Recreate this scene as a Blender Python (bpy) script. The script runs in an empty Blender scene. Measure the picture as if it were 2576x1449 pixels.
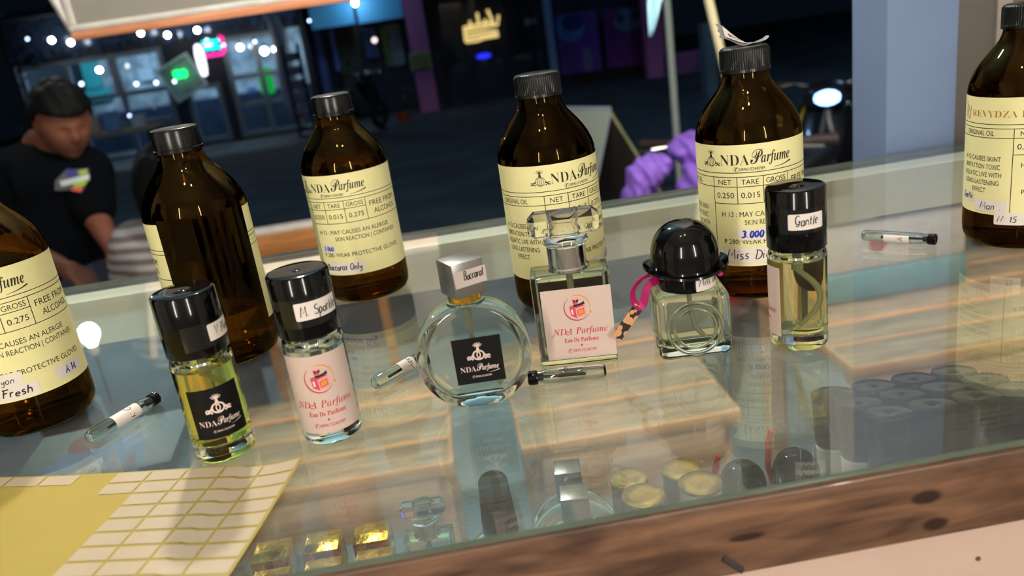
import bpy, bmesh, math, random
from mathutils import Vector, Matrix
random.seed(7)
SC = bpy.context.scene
COL = SC.collection
PI = math.pi
R = math.radians

# ------------------------------------------------------------------ camera
F_PX, IW, IH = 2041.5, 2576, 1449
C_POS = Vector((0.0, 0.0, 0.1875))
C_FW = Vector((0.05541978, 0.94615629, -0.3189309))
C_RT = Vector((0.98505388, -0.10398505, -0.13731699))
C_UP = Vector((0.16308738, 0.30655404, 0.93777776))
cd = bpy.data.cameras.new('camera')
cam = bpy.data.objects.new('camera', cd)
COL.objects.link(cam)
cd.sensor_width = 36.0
cd.lens = F_PX / IW * 36.0
cd.clip_start = 0.01
cd.clip_end = 200
M3 = Matrix((C_RT, C_UP, -C_FW)).transposed()
cam.matrix_world = Matrix.Translation(C_POS) @ M3.to_4x4()
cd.dof.use_dof = True
cd.dof.focus_distance = 0.475
cd.dof.aperture_fstop = 8.5
SC.camera = cam

# ------------------------------------------------------------------ world, colour management
w = bpy.data.worlds.new('night_sky')
SC.world = w
w.use_nodes = True
_bg = w.node_tree.nodes['Background']
_tc = w.node_tree.nodes.new('ShaderNodeTexCoord')
_sp = w.node_tree.nodes.new('ShaderNodeSeparateXYZ')
_rp = w.node_tree.nodes.new('ShaderNodeValToRGB')
w.node_tree.links.new(_tc.outputs['Generated'], _sp.inputs[0])
w.node_tree.links.new(_sp.outputs['Z'], _rp.inputs[0])
_rp.color_ramp.elements[0].color = (0.0012, 0.0028, 0.0045, 1)
_rp.color_ramp.elements[1].color = (0.0006, 0.0014, 0.003, 1)
w.node_tree.links.new(_rp.outputs[0], _bg.inputs[0])
_bg.inputs[1].default_value = 1.0
SC.view_settings.view_transform = 'Standard'
SC.view_settings.look = 'None'
SC.view_settings.gamma = 1.0
SC.view_settings.use_curve_mapping = False
SC.view_settings.exposure = 0.14
SC.cycles.use_denoising = True
SC.cycles.max_bounces = 18
SC.cycles.transmission_bounces = 16
SC.cycles.glossy_bounces = 8
SC.cycles.diffuse_bounces = 3
SC.cycles.transparent_max_bounces = 40
SC.cycles.sample_clamp_indirect = 4.0
SC.cycles.caustics_reflective = True
SC.cycles.caustics_refractive = True
SC.cycles.blur_glossy = 0.3

# lights that hang in the room and over the street: W is radiant power
LIGHTS = dict(
    room_tube=138.0,        # emission of the ceiling tubes (their builder is further down)
    room_bulb=150.0,
    stall_bulb=170.0,
    street=330.0,
    shop=110.0,
    table_bulb=860.0,
)

# ------------------------------------------------------------------ pixel helpers
def ray(x, y):
    return C_FW + C_RT * ((x - IW / 2) / F_PX) - C_UP * ((y - IH / 2) / F_PX)
def at(x, y, Y):
    d = ray(x, y)
    return C_POS + d * (Y / d.y)
def pz(x, y, z=0.0):
    d = ray(x, y)
    return C_POS + d * ((z - C_POS.z) / d.z)

# ------------------------------------------------------------------ materials
def lin(c):
    o = []
    for v in c[:3]:
        v = v / 255.0
        o.append(v / 12.92 if v <= 0.04045 else ((v + 0.055) / 1.055) ** 2.4)
    return (o[0], o[1], o[2], 1.0)
_mats = {}
def pm(name, col, rough=0.5, metal=0.0, var=0.10, scale=40.0, bump=0.0, spec=0.5, coat=0.0, emis=0.0, trans=0.0, ior=1.45, sss=0.0):
    if name in _mats:
        return _mats[name]
    m = bpy.data.materials.new(name)
    m.use_nodes = True
    nt = m.node_tree
    b = nt.nodes['Principled BSDF']
    c = lin(col)
    tc = nt.nodes.new('ShaderNodeTexCoord')
    nz = nt.nodes.new('ShaderNodeTexNoise')
    nz.inputs['Scale'].default_value = scale
    nz.inputs['Detail'].default_value = 4
    nt.links.new(tc.outputs['Object'], nz.inputs['Vector'])
    rp = nt.nodes.new('ShaderNodeValToRGB')
    rp.color_ramp.elements[0].position = 0.3
    rp.color_ramp.elements[1].position = 0.7
    rp.color_ramp.elements[0].color = tuple(max(0, v * (1 - var)) for v in c[:3]) + (1,)
    rp.color_ramp.elements[1].color = tuple(min(1, v * (1 + var)) for v in c[:3]) + (1,)
    nt.links.new(nz.outputs[0], rp.inputs[0])
    nt.links.new(rp.outputs[0], b.inputs['Base Color'])
    b.inputs['Roughness'].default_value = rough
    b.inputs['Metallic'].default_value = metal
    b.inputs['Specular IOR Level'].default_value = spec
    b.inputs['Coat Weight'].default_value = coat
    b.inputs['Transmission Weight'].default_value = trans
    b.inputs['IOR'].default_value = ior
    b.inputs['Subsurface Weight'].default_value = 0
    if emis:
        nt.links.new(rp.outputs[0], b.inputs['Emission Color'])
        b.inputs['Emission Strength'].default_value = emis
    if bump:
        bp = nt.nodes.new('ShaderNodeBump')
        bp.inputs['Strength'].default_value = bump
        bp.inputs['Distance'].default_value = 0.002
        nt.links.new(nz.outputs[0], bp.inputs['Height'])
        nt.links.new(bp.outputs[0], b.inputs['Normal'])
    _mats[name] = m
    return m

def glow(name, col, strength):
    if name in _mats:
        return _mats[name]
    m = bpy.data.materials.new(name)
    m.use_nodes = True
    nt = m.node_tree
    nt.nodes.remove(nt.nodes['Principled BSDF'])
    e = nt.nodes.new('ShaderNodeEmission')
    e.inputs[0].default_value = lin(col)
    e.inputs[1].default_value = strength
    nt.links.new(e.outputs[0], nt.nodes['Material Output'].inputs[0])
    _mats[name] = m
    return m

def glass(name, ior=1.5, col=(255, 255, 255), rough=0.0):
    if name in _mats:
        return _mats[name]
    m = bpy.data.materials.new(name)
    m.use_nodes = True
    nt = m.node_tree
    nt.nodes.remove(nt.nodes['Principled BSDF'])
    g = nt.nodes.new('ShaderNodeBsdfGlass')
    g.inputs['Color'].default_value = lin(col)
    g.inputs['Roughness'].default_value = rough
    g.inputs['IOR'].default_value = ior
    nt.links.new(g.outputs[0], nt.nodes['Material Output'].inputs[0])
    _mats[name] = m
    return m

def pane(name, tint=(235, 248, 244), dust=0.05, dustcol=(190, 190, 184), scale=9.0, rough=0.0):
    """A flat sheet: light goes straight through, Fresnel mirror on both faces, a film of dust and scratches."""
    if name in _mats:
        return _mats[name]
    m = bpy.data.materials.new(name)
    m.use_nodes = True
    nt = m.node_tree
    N, L = nt.nodes.new, nt.links.new
    nt.nodes.remove(nt.nodes['Principled BSDF'])
    out = nt.nodes['Material Output']
    geo = N('ShaderNodeNewGeometry')
    mx = N('ShaderNodeMapRange')
    mx.inputs['To Min'].default_value = 1.5
    mx.inputs['To Max'].default_value = 1 / 1.5
    L(geo.outputs['Backfacing'], mx.inputs['Value'])
    fr = N('ShaderNodeFresnel')
    L(mx.outputs[0], fr.inputs['IOR'])
    tr = N('ShaderNodeBsdfTransparent')
    tr.inputs[0].default_value = lin(tint)
    gl = N('ShaderNodeBsdfGlossy')
    gl.inputs['Roughness'].default_value = rough
    gl.inputs[0].default_value = (1, 1, 1, 1)
    m1 = N('ShaderNodeMixShader')
    L(fr.outputs[0], m1.inputs[0]); L(tr.outputs[0], m1.inputs[1]); L(gl.outputs[0], m1.inputs[2])
    df = N('ShaderNodeBsdfDiffuse')
    df.inputs[0].default_value = lin(dustcol)
    tc = N('ShaderNodeTexCoord')
    n1 = N('ShaderNodeTexNoise'); n1.inputs['Scale'].default_value = scale; n1.inputs['Detail'].default_value = 3
    mp = N('ShaderNodeMapping'); mp.inputs['Scale'].default_value = (1.0, 14.0, 1.0); mp.inputs['Rotation'].default_value = (0, 0, 0.5)
    n2 = N('ShaderNodeTexNoise'); n2.inputs['Scale'].default_value = 26; n2.inputs['Detail'].default_value = 5
    L(tc.outputs['Object'], n1.inputs['Vector']); L(tc.outputs['Object'], mp.inputs[0]); L(mp.outputs[0], n2.inputs['Vector'])
    mu = N('ShaderNodeMath'); mu.operation = 'MULTIPLY'
    L(n1.outputs[0], mu.inputs[0]); L(n2.outputs[0], mu.inputs[1])
    r2 = N('ShaderNodeMapRange')
    r2.inputs['From Min'].default_value = 0.12; r2.inputs['From Max'].default_value = 0.45
    r2.inputs['To Min'].default_value = dust * 0.4; r2.inputs['To Max'].default_value = dust * 1.9
    L(mu.outputs[0], r2.inputs['Value'])
    m2 = N('ShaderNodeMixShader')
    L(r2.outputs[0], m2.inputs[0]); L(m1.outputs[0], m2.inputs[1]); L(df.outputs[0], m2.inputs[2])
    L(m2.outputs[0], out.inputs[0])
    _mats[name] = m
    return m

def wood(name, dark, light, rough=0.4, scale=6.0, stretch=(1, 14, 14), knots=(), rot=(0, 0, 0), coat=0.0, spots=0.0):
    if name in _mats:
        return _mats[name]
    m = bpy.data.materials.new(name)
    m.use_nodes = True
    nt = m.node_tree
    N, L = nt.nodes.new, nt.links.new
    b = nt.nodes['Principled BSDF']
    tc = N('ShaderNodeTexCoord')
    mp = N('ShaderNodeMapping'); mp.inputs['Scale'].default_value = stretch; mp.inputs['Rotation'].default_value = rot
    L(tc.outputs['Object'], mp.inputs[0])
    n1 = N('ShaderNodeTexNoise'); n1.inputs['Scale'].default_value = scale; n1.inputs['Detail'].default_value = 8; n1.inputs['Distortion'].default_value = 0.9
    L(mp.outputs[0], n1.inputs['Vector'])
    rp = N('ShaderNodeValToRGB')
    rp.color_ramp.elements[0].position = 0.32; rp.color_ramp.elements[1].position = 0.68
    rp.color_ramp.elements[0].color = lin(dark); rp.color_ramp.elements[1].color = lin(light)
    L(n1.outputs[0], rp.inputs[0])
    col = rp.outputs[0]
    if spots:
        n3 = N('ShaderNodeTexNoise'); n3.inputs['Scale'].default_value = 22; n3.inputs['Detail'].default_value = 6
        L(tc.outputs['Object'], n3.inputs['Vector'])
        r3 = N('ShaderNodeMapRange'); r3.inputs['From Min'].default_value = 0.5; r3.inputs['From Max'].default_value = 0.72
        r3.inputs['To Max'].default_value = spots
        L(n3.outputs[0], r3.inputs['Value'])
        mx = N('ShaderNodeMixRGB'); mx.inputs[2].default_value = lin((46, 26, 20))
        L(r3.outputs[0], mx.inputs[0]); L(col, mx.inputs[1]); col = mx.outputs[0]
    for (kx, ky, kz, sx, sz) in knots:
        k = N('ShaderNodeMapping'); k.vector_type = 'TEXTURE'
        k.inputs['Location'].default_value = (kx, ky, kz); k.inputs['Scale'].default_value = (sx, 10, sz)
        L(tc.outputs['Object'], k.inputs[0])
        ln = N('ShaderNodeVectorMath'); ln.operation = 'LENGTH'
        L(k.outputs[0], ln.inputs[0])
        r4 = N('ShaderNodeMapRange'); r4.inputs['From Min'].default_value = 0.8; r4.inputs['From Max'].default_value = 1.3
        r4.inputs['To Min'].default_value = 0.95; r4.inputs['To Max'].default_value = 0
        L(ln.outputs['Value'], r4.inputs['Value'])
        mx = N('ShaderNodeMixRGB'); mx.inputs[2].default_value = lin((38, 22, 18))
        L(r4.outputs[0], mx.inputs[0]); L(col, mx.inputs[1]); col = mx.outputs[0]
    L(col, b.inputs['Base Color'])
    b.inputs['Roughness'].default_value = rough
    b.inputs['Coat Weight'].default_value = coat
    _mats[name] = m
    return m

# ------------------------------------------------------------------ mesh builder
class MB:
    def __init__(s):
        s.v, s.f, s.m = [], [], []
    def add(s, verts, faces, mat=0, X=None):
        o = len(s.v)
        for p in verts:
            p = Vector(p)
            s.v.append(tuple(X @ p if X is not None else p))
        for f in faces:
            s.f.append(tuple(i + o for i in f)); s.m.append(mat)
        return s
    def lathe(s, prof, n=48, mat=0, mats=None, X=None, axis='z', ribs=None):
        V, ring = [], []
        for k, (r, z) in enumerate(prof):
            if r <= 1e-9:
                ring.append([len(V)]); V.append((0, 0, z))
            else:
                row = []
                for i in range(n):
                    a = 2 * PI * i / n
                    rr = r + (ribs[1] * (0.5 + 0.5 * math.cos(a * ribs[0])) if ribs and ribs[2] <= k <= ribs[3] else 0)
                    row.append(len(V)); V.append((rr * math.cos(a), rr * math.sin(a), z))
                ring.append(row)
        if axis == 'y':      # turn about Y: profile z runs to -Y
            V = [(x, -z, y) for x, y, z in V]
        o = len(s.v)
        for p in V:
            s.v.append(tuple(X @ Vector(p) if X is not None else p))
        for k in range(len(prof) - 1):
            a, b = ring[k], ring[k + 1]
            mm = mats[k] if mats else mat
            for i in range(n):
                j = (i + 1) % n
                if len(a) == 1 and len(b) == 1:
                    continue
                if len(a) == 1:
                    f = (a[0], b[j], b[i])
                elif len(b) == 1:
                    f = (a[i], a[j], b[0])
                else:
                    f = (a[i], a[j], b[j], b[i])
                s.f.append(tuple(q + o for q in f)); s.m.append(mm)
        return s
    def box(s, x0, x1, y0, y1, z0, z1, mat=0, bevel=0.0, seg=2, X=None):
        bm = bmesh.new()
        bmesh.ops.create_cube(bm, size=1.0)
        for v in bm.verts:
            v.co = Vector(((x0 + x1) / 2 + v.co.x * (x1 - x0), (y0 + y1) / 2 + v.co.y * (y1 - y0), (z0 + z1) / 2 + v.co.z * (z1 - z0)))
        if bevel > 0:
            bmesh.ops.bevel(bm, geom=bm.edges[:], offset=bevel, segments=seg, profile=0.5, affect='EDGES')
        s.from_bm(bm, mat, X)
        return s
    def from_bm(s, bm, mat=0, X=None):
        bm.verts.index_update()
        s.add([v.co.copy() for v in bm.verts], [[v.index for v in f.verts] for f in bm.faces], mat, X)
        bm.free()
    def tube(s, path, r, n=10, mat=0, caps=True, X=None, flat=1.0):
        P = [Vector(p) for p in path]
        rs = r if isinstance(r, (list, tuple)) else [r] * len(P)
        V, F = [], []
        nrm = None
        for i, p in enumerate(P):
            t = (P[min(i + 1, len(P) - 1)] - P[max(i - 1, 0)])
            if t.length < 1e-9: t = Vector((0, 0, 1))
            t.normalize()
            if nrm is None:
                nrm = t.orthogonal().normalized()
            nrm = (nrm - t * nrm.dot(t)).normalized()
            b = t.cross(nrm)
            for k in range(n):
                a = 2 * PI * k / n
                V.append(p + nrm * math.cos(a) * rs[i] + b * math.sin(a) * rs[i] * flat)
        for i in range(len(P) - 1):
            for k in range(n):
                q = (k + 1) % n
                F.append((i * n + k, i * n + q, (i + 1) * n + q, (i + 1) * n + k))
        if caps:
            F.append(tuple(range(n - 1, -1, -1)))
            F.append(tuple((len(P) - 1) * n + k for k in range(n)))
        s.add(V, F, mat, X)
        return s
    def prism(s, poly, y0, y1, mat=0, X=None, axis='y'):
        """poly of (x, z) counter-clockwise seen from -Y, pushed from y0 (near) to y1."""
        n = len(poly)
        V = [(x, y0, z) for x, z in poly] + [(x, y1, z) for x, z in poly]
        if axis == 'z':
            V = [(x, z, y0) for x, z in poly] + [(x, z, y1) for x, z in poly]
        F = [tuple(range(n)), tuple(range(2 * n - 1, n - 1, -1))]
        for i in range(n):
            j = (i + 1) % n
            F.append((j, i, i + n, j + n))
        if axis == 'z':
            F = [f[::-1] for f in F]
        s.add(V, F, mat, X)
        return s
    def ball(s, c, r, mat=0, sub=2, scale=(1, 1, 1), X=None):
        bm = bmesh.new()
        bmesh.ops.create_icosphere(bm, subdivisions=sub, radius=r)
        for v in bm.verts:
            v.co = Vector((v.co.x * scale[0] + c[0], v.co.y * scale[1] + c[1], v.co.z * scale[2] + c[2]))
        s.from_bm(bm, mat, X)
        return s
    def build(s, name, mats, parent=None, loc=None, rz=None, smooth=35):
        me = bpy.data.meshes.new(name)
        me.from_pydata(s.v, [], s.f)
        for m in (mats if isinstance(mats, (list, tuple)) else [mats]):
            me.materials.append(m)
        me.polygons.foreach_set('material_index', s.m)
        if smooth:
            me.polygons.foreach_set('use_smooth', [True] * len(s.f))
            me.update()
            me.set_sharp_from_angle(angle=R(smooth))
        me.update()
        o = bpy.data.objects.new(name, me)
        COL.objects.link(o)
        if parent: o.parent = parent
        if loc is not None: o.location = loc
        if rz is not None: o.rotation_euler.z = rz
        return o

def tag(o, label=None, cat=None, group=None, kind=None):
    if label: o['label'] = label
    if cat: o['category'] = cat
    if group: o['group'] = group
    if kind: o['kind'] = kind
    return o
def thing(name, label, cat, loc=(0, 0, 0), rz=0.0, group=None):
    o = bpy.data.objects.new(name, None)
    COL.objects.link(o)
    o.empty_display_size = 0.02
    o.location = loc
    o.rotation_euler.z = rz
    return tag(o, label, cat, group)
def struct(name, mb, mats, smooth=35):
    return tag(mb.build(name, mats, smooth=smooth), kind='structure')
def dup(root, loc, rz=None, label=None, scale=None):
    r = root.copy(); COL.objects.link(r); r.location = loc
    if rz is not None: r.rotation_euler.z = rz
    if scale: r.scale = (scale,) * 3
    if label: r['label'] = label
    for ch in list(root.children):
        c = ch.copy(); COL.objects.link(c); c.parent = r
        for g in list(ch.children):
            d = g.copy(); COL.objects.link(d); d.parent = c
    return r
# ------------------------------------------------------------------ materials used all over
M_BLACK = pm('glossy_black_plastic', (5, 5, 6), rough=0.08, var=0.05, spec=0.27)
M_CAP = pm('black_screw_cap_plastic', (11, 11, 11), rough=0.24, spec=0.32, var=0.08, scale=300)
M_GLASS = glass('clear_bottle_glass', 1.5, (252, 254, 252))
M_AMBER = glass('amber_bottle_glass', 1.5, (176, 150, 98))
M_AMBER_DK = glass('dark_amber_bottle_glass', 1.5, (148, 122, 80))
M_OIL_S = glass('perfume_oil_side', 1.38 / 1.5, (222, 194, 128))
M_OIL_T = glass('perfume_oil_surface', 1.38, (240, 200, 120))
M_YEL_S = glass('yellow_perfume_side', 1.36 / 1.5, (252, 248, 176))
M_YEL_T = glass('yellow_perfume_surface', 1.36, (252, 250, 200))
M_CLR_S = glass('clear_perfume_side', 1.36 / 1.5, (250, 252, 248))
M_CLR_T = glass('clear_perfume_surface', 1.36, (252, 253, 250))
M_PALE_S = glass('pale_yellow_perfume_side', 1.36 / 1.5, (253, 253, 240))
M_PALE_T = glass('pale_yellow_perfume_surface', 1.36, (253, 253, 244))
M_GAN_S = glass('straw_perfume_side', 1.36 / 1.5, (253, 251, 220))
M_GAN_T = glass('straw_perfume_surface', 1.36, (253, 252, 228))
M_TUBE = pm('milky_plastic_tube', (214, 216, 200), rough=0.3, trans=0.35)
M_PAPER_Y = pm('cream_yellow_label_paper', (232, 223, 164), rough=0.42, var=0.03, scale=60)
M_INK = pm('black_printing_ink', (22, 20, 20), rough=0.5)
M_PAPER_P = pm('pale_pink_label_paper', (202, 178, 168), rough=0.45, var=0.02, scale=60)
M_PAPER_K = pm('matt_black_label_paper', (9, 8, 9), rough=0.45, var=0.1, spec=0.2)
M_PAPER_W = pm('white_sticker_paper', (226, 214, 206), rough=0.5, var=0.03)
M_INK_R = pm('red_printing_ink', (190, 52, 58), rough=0.5)
M_INK_G = pm('rose_gold_printing_ink', (232, 206, 198), rough=0.4)
M_INK_BR = pm('bronze_printing_ink', (172, 106, 44), rough=0.5)
M_INK_BL = pm('blue_pen_ink', (28, 44, 140), rough=0.5)
M_PINKRED = pm('drawn_bottle_red', (204, 70, 84), rough=0.5)
M_PINKLT = pm('drawn_bottle_pink', (238, 150, 152), rough=0.5)
M_ORANGE = pm('drawn_bottle_orange', (226, 140, 62), rough=0.5)
M_CHROME = pm('polished_chrome', (214, 210, 206), rough=0.12, metal=1.0, var=0.03)
M_SILVER = pm('brushed_silver_metal', (150, 146, 142), rough=0.33, metal=0.85, var=0.06, scale=90)
M_GOLD = pm('shiny_gold_metal', (222, 176, 66), rough=0.16, metal=1.0, var=0.08, scale=120)
M_CRYSTAL = glass('crystal_acrylic', 1.47, (254, 254, 254))

# ------------------------------------------------------------------ the room
M_WALL = pm('greyish_painted_wall', (198, 192, 184), rough=0.7, var=0.05, scale=3)
M_CEIL = pm('white_ceiling_paint', (200, 192, 182), rough=0.8, var=0.04, scale=3)
M_FLOOR = pm('grey_tile_floor', (120, 112, 104), rough=0.4, var=0.1, scale=4)
b = MB().box(-2.2, 2.0, -1.3, 0.86, -1.0, -0.95); struct('floor', b, M_FLOOR)
b = MB().box(-2.2, 2.0, -1.35, 0.62, 1.55, 1.6); struct('ceiling', b, M_CEIL)
b = MB().box(-2.2, 2.0, -1.35, -1.3, -0.95, 1.55); struct('wall_back', b, M_WALL)
b = MB().box(-2.25, -2.2, -1.3, 0.62, -0.95, 1.55); struct('wall_left', b, M_WALL)
b = MB().box(2.0, 2.05, -1.3, 0.88, -0.95, 1.55); struct('wall_right', b, M_WALL)
# post and boards that close the opening on the right
M_POST = pm('bluish_white_post_paint', (118, 136, 172), rough=0.6, var=0.04, scale=8)
M_GREYB = pm('dark_grey_board', (92, 86, 82), rough=0.7, var=0.08, scale=10)
M_PALEB = pm('pale_board', (150, 140, 134), rough=0.7, var=0.06, scale=10)
b = MB().box(0.452, 0.527, 0.80, 0.87, -0.05, 1.6, bevel=0.002); struct('trim_1', b, M_POST)
b = MB().box(0.529, 0.574, 0.815, 0.86, -0.05, 1.6); struct('trim_2', b, M_GREYB)
b = MB().box(0.574, 0.590, 0.81, 0.86, -0.05, 1.6); struct('trim_3', b, M_PALEB)
b = MB().box(0.590, 2.0, 0.82, 0.86, -0.05, 1.6); struct('wall_front', b, M_GREYB)
b = MB().box(0.44, 2.0, 0.795, 0.87, -0.07, -0.0501); struct('trim_4', b, M_GREYB)
# lamps of the room (behind and above the camera)
def tube_lamp(x, z, label, ln=0.9):
    t = thing('wall_tube_lamp', label, 'lamp', (x, -1.2998, z), 0, 'upright tube lamps on the back wall')
    MB().box(-.03, .03, 0, 0.030, -ln / 2 - .03, ln / 2 + .03, bevel=0.004).build('lamp_base', pm('lamp_base_white', (225, 222, 216), 0.4), t)
    MB().tube([(0, .055, -ln / 2), (0, .055, ln / 2)], 0.018, n=10).build('light_tube', glow('tube_light', (255, 250, 238), LIGHTS['room_tube']), t)
    for s in (-1, 1):
        MB().box(-.018, .018, .0305, .075, s * ln / 2 - .008, s * ln / 2 + .008, bevel=0.003).build('end_cap', pm('lamp_base_white', (225, 222, 216), 0.4), t)
    return t
tube_lamp(-.75, .55, 'upright tube lamp on the back wall behind the camera, left one')
tube_lamp(.70, .55, 'upright tube lamp on the back wall behind the camera, right one')
def bulb_lamp(x, y, z, cord_top, r, mat, label, group=None, name='hanging_bulb_lamp'):
    t = thing(name, label, 'lamp', (x, y, z), 0, group)
    MB().lathe([(0, -r), (r * .5, -r * .87), (r * .87, -r * .5), (r, 0), (r * .87, r * .5), (r * .55, r * .95), (r * .42, r * 1.3)], n=20).build('bulb', mat, t)
    MB().lathe([(r * .45, r * 1.3), (r * .5, r * 1.4), (r * .5, r * 2.2), (r * .2, r * 2.5), (0, r * 2.5)], n=16).build('lamp_holder', pm('lamp_holder_white', (210, 206, 198), 0.5), t)
    MB().tube([(0, 0, r * 2.4), (0, 0, cord_top - z)], 0.003, n=6).build('cord', pm('lamp_cord_black', (20, 20, 20), 0.6), t)
    return t
M_BULB = glow('room_bulb_light', (255, 250, 238), LIGHTS['room_bulb'])
bulb_lamp(-0.16, 0.02, 1.15, 1.55, 0.03, M_BULB, 'glowing bulb hanging over the counter, left of the pair', 'bulbs over the counter')
bulb_lamp(0.10, 0.02, 1.15, 1.55, 0.03, M_BULB, 'glowing bulb hanging over the counter, right of the pair', 'bulbs over the counter')

# ------------------------------------------------------------------ the display case
YF, YB = 0.266, 0.774
case = thing('display_case', 'glass topped display case with brown wooden front rail and pink panel', 'display case', (0, 0, 0))
M_TOP = pane('dusty_counter_glass', (250, 254, 253), dust=0.062, dustcol=(186, 186, 180))
M_SHELF = pane('shelf_glass', (248, 253, 251), dust=0.012, dustcol=(150, 155, 155))
M_EDGE = pm('green_glass_edge', (84, 96, 84), rough=0.15, var=0.15, scale=30)
X0, X1 = -1.25, 1.75
GT = 0.0026
b = MB()
b.add([(X0, YF, 0), (X1, YF, 0), (X1, YB, 0), (X0, YB, 0), (X0, YF, -GT), (X1, YF, -GT), (X1, YB, -GT), (X0, YB, -GT)],
      [(0, 1, 2, 3), (7, 6, 5, 4)], 0)
b.add([(X0, YF, 0), (X1, YF, 0), (X1, YB, 0), (X0, YB, 0), (X0, YF, -GT), (X1, YF, -GT), (X1, YB, -GT), (X0, YB, -GT)],
      [(0, 4, 5, 1), (1, 5, 6, 2), (2, 6, 7, 3), (3, 7, 4, 0)], 1)
b.build('glass_top', [M_TOP, M_EDGE], case, smooth=0)
M_RAIL = wood('varnished_brown_rail', (62, 42, 32), (122, 88, 66), rough=0.3, scale=7, stretch=(2.2, 16, 16), coat=0.5, spots=0.75,
              knots=((0.167, 0.262, -0.0165, 0.0060, 0.0030), (0.171, 0.262, -0.0300, 0.0052, 0.0028), (0.093, 0.262, -0.0195, 0.0070, 0.0016)))
b = MB().box(X0, X1, 0.2632, 0.2675, -0.0365, -GT - 0.0002, bevel=0.001)
b.build('front_rail', M_RAIL, case)
b = MB().tube([(0.083, 0.2629, -0.0268), (0.0905, 0.2629, -0.0345)], 0.0016, n=8, flat=0.5)
b.build('staple', pm('dark_steel_staple', (70, 66, 70), 0.4, metal=0.7), case)
M_PANEL = pm('pink_painted_panel', (194, 167, 152), rough=0.55, var=0.04, scale=12)
b = MB().box(X0, X1, 0.2650, 0.2685, -0.95, -0.0368)
b.build('front_panel', M_PANEL, case)
q_ = at(2460, 1405, .265)
MB().lathe([(0, -.0002), (.0012, -.0002), (.0010, .0004), (0, .0005)], n=14, X=Matrix.Translation((q_.x, .2649, q_.z)) @ Matrix.Rotation(PI / 2, 4, 'X')).build('nail_head', pm('rusty_nail', (96, 66, 56), .6), case)
# white back rail under the glass with a cream front lip
M_WHITE = pm('white_rail_paint', (220, 214, 198), rough=0.45, var=0.03, scale=10)
M_CREAM = pm('cream_rail_lip', (250, 238, 206), rough=0.45, var=0.03)
b = MB().box(X0, X1, 0.7265, 0.753, -0.045, -GT - 0.0003)
b.box(X0, X1, 0.7225, 0.7265, -0.045, -GT - 0.0003, mat=1)
b.build('back_rail', [M_WHITE, M_CREAM], case)
b = MB().box(X0, X1, 0.768, 0.7742, -0.05, -GT - 0.0003, bevel=0.001)
b.build('back_edge_strip', pm('dark_green_strip', (26, 34, 36), 0.3), case)
# glass shelf and its brackets
ZS = -0.172
b = MB()
b.add([(X0, 0.272, ZS), (X1, 0.272, ZS), (X1, 0.762, ZS), (X0, 0.762, ZS), (X0, 0.272, ZS - .004), (X1, 0.272, ZS - .004), (X1, 0.762, ZS - .004), (X0, 0.762, ZS - .004)],
      [(0, 1, 2, 3), (7, 6, 5, 4)], 0)
b.add([(X0, 0.272, ZS), (X1, 0.272, ZS), (X1, 0.762, ZS), (X0, 0.762, ZS), (X0, 0.272, ZS - .004), (X1, 0.272, ZS - .004), (X1, 0.762, ZS - .004), (X0, 0.762, ZS - .004)],
      [(0, 4, 5, 1), (1, 5, 6, 2), (2, 6, 7, 3), (3, 7, 4, 0)], 0)
b.build('glass_shelf', [M_SHELF, M_EDGE], case, smooth=0)
for s, x in ((0, X0), (1, X1 - .03)):
    b = MB().box(x, x + .03, 0.269, 0.299, -0.95, -0.0368); b.build('leg', M_WHITE, case)
    b = MB().box(x, x + .03, 0.735, 0.765, -0.95, -0.0452); b.build('leg', M_WHITE, case)
    b = MB().box(x, x + .03, 0.2995, 0.7345, ZS - .026, ZS - .0042); b.build('shelf_bracket', M_WHITE, case)
# ------------------------------------------------------------------ lettering
_tc_cache = {}
def glyphs(s, offset=0.0):
    """outline text as flat polygons, cap height 1, starting at x = 0"""
    key = (s, offset)
    if key in _tc_cache:
        return _tc_cache[key]
    cu = bpy.data.curves.new('lettering', 'FONT')
    cu.body = s
    cu.resolution_u = 3
    cu.offset = offset
    o = bpy.data.objects.new('lettering', cu)
    COL.objects.link(o)
    bpy.context.view_layer.update()
    dg = bpy.context.evaluated_depsgraph_get()
    me = bpy.data.meshes.new_from_object(o.evaluated_get(dg))
    V = [(v.co.x, v.co.y) for v in me.vertices]
    F = [tuple(p.vertices) for p in me.polygons]
    bpy.data.objects.remove(o); bpy.data.curves.remove(cu); bpy.data.meshes.remove(me)
    k = 1 / 0.70
    x0 = min([p[0] for p in V], default=0)
    V = [((x - x0) * k, y * k) for x, y in V]
    _tc_cache[key] = (V, F, max([p[0] for p in V], default=0))
    return _tc_cache[key]

def arc(cx, cy, rx, ry, a0, a1, n=12):
    return [(cx + rx * math.cos(R(a0 + (a1 - a0) * i / n)), cy + ry * math.sin(R(a0 + (a1 - a0) * i / n))) for i in range(n + 1)]
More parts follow.
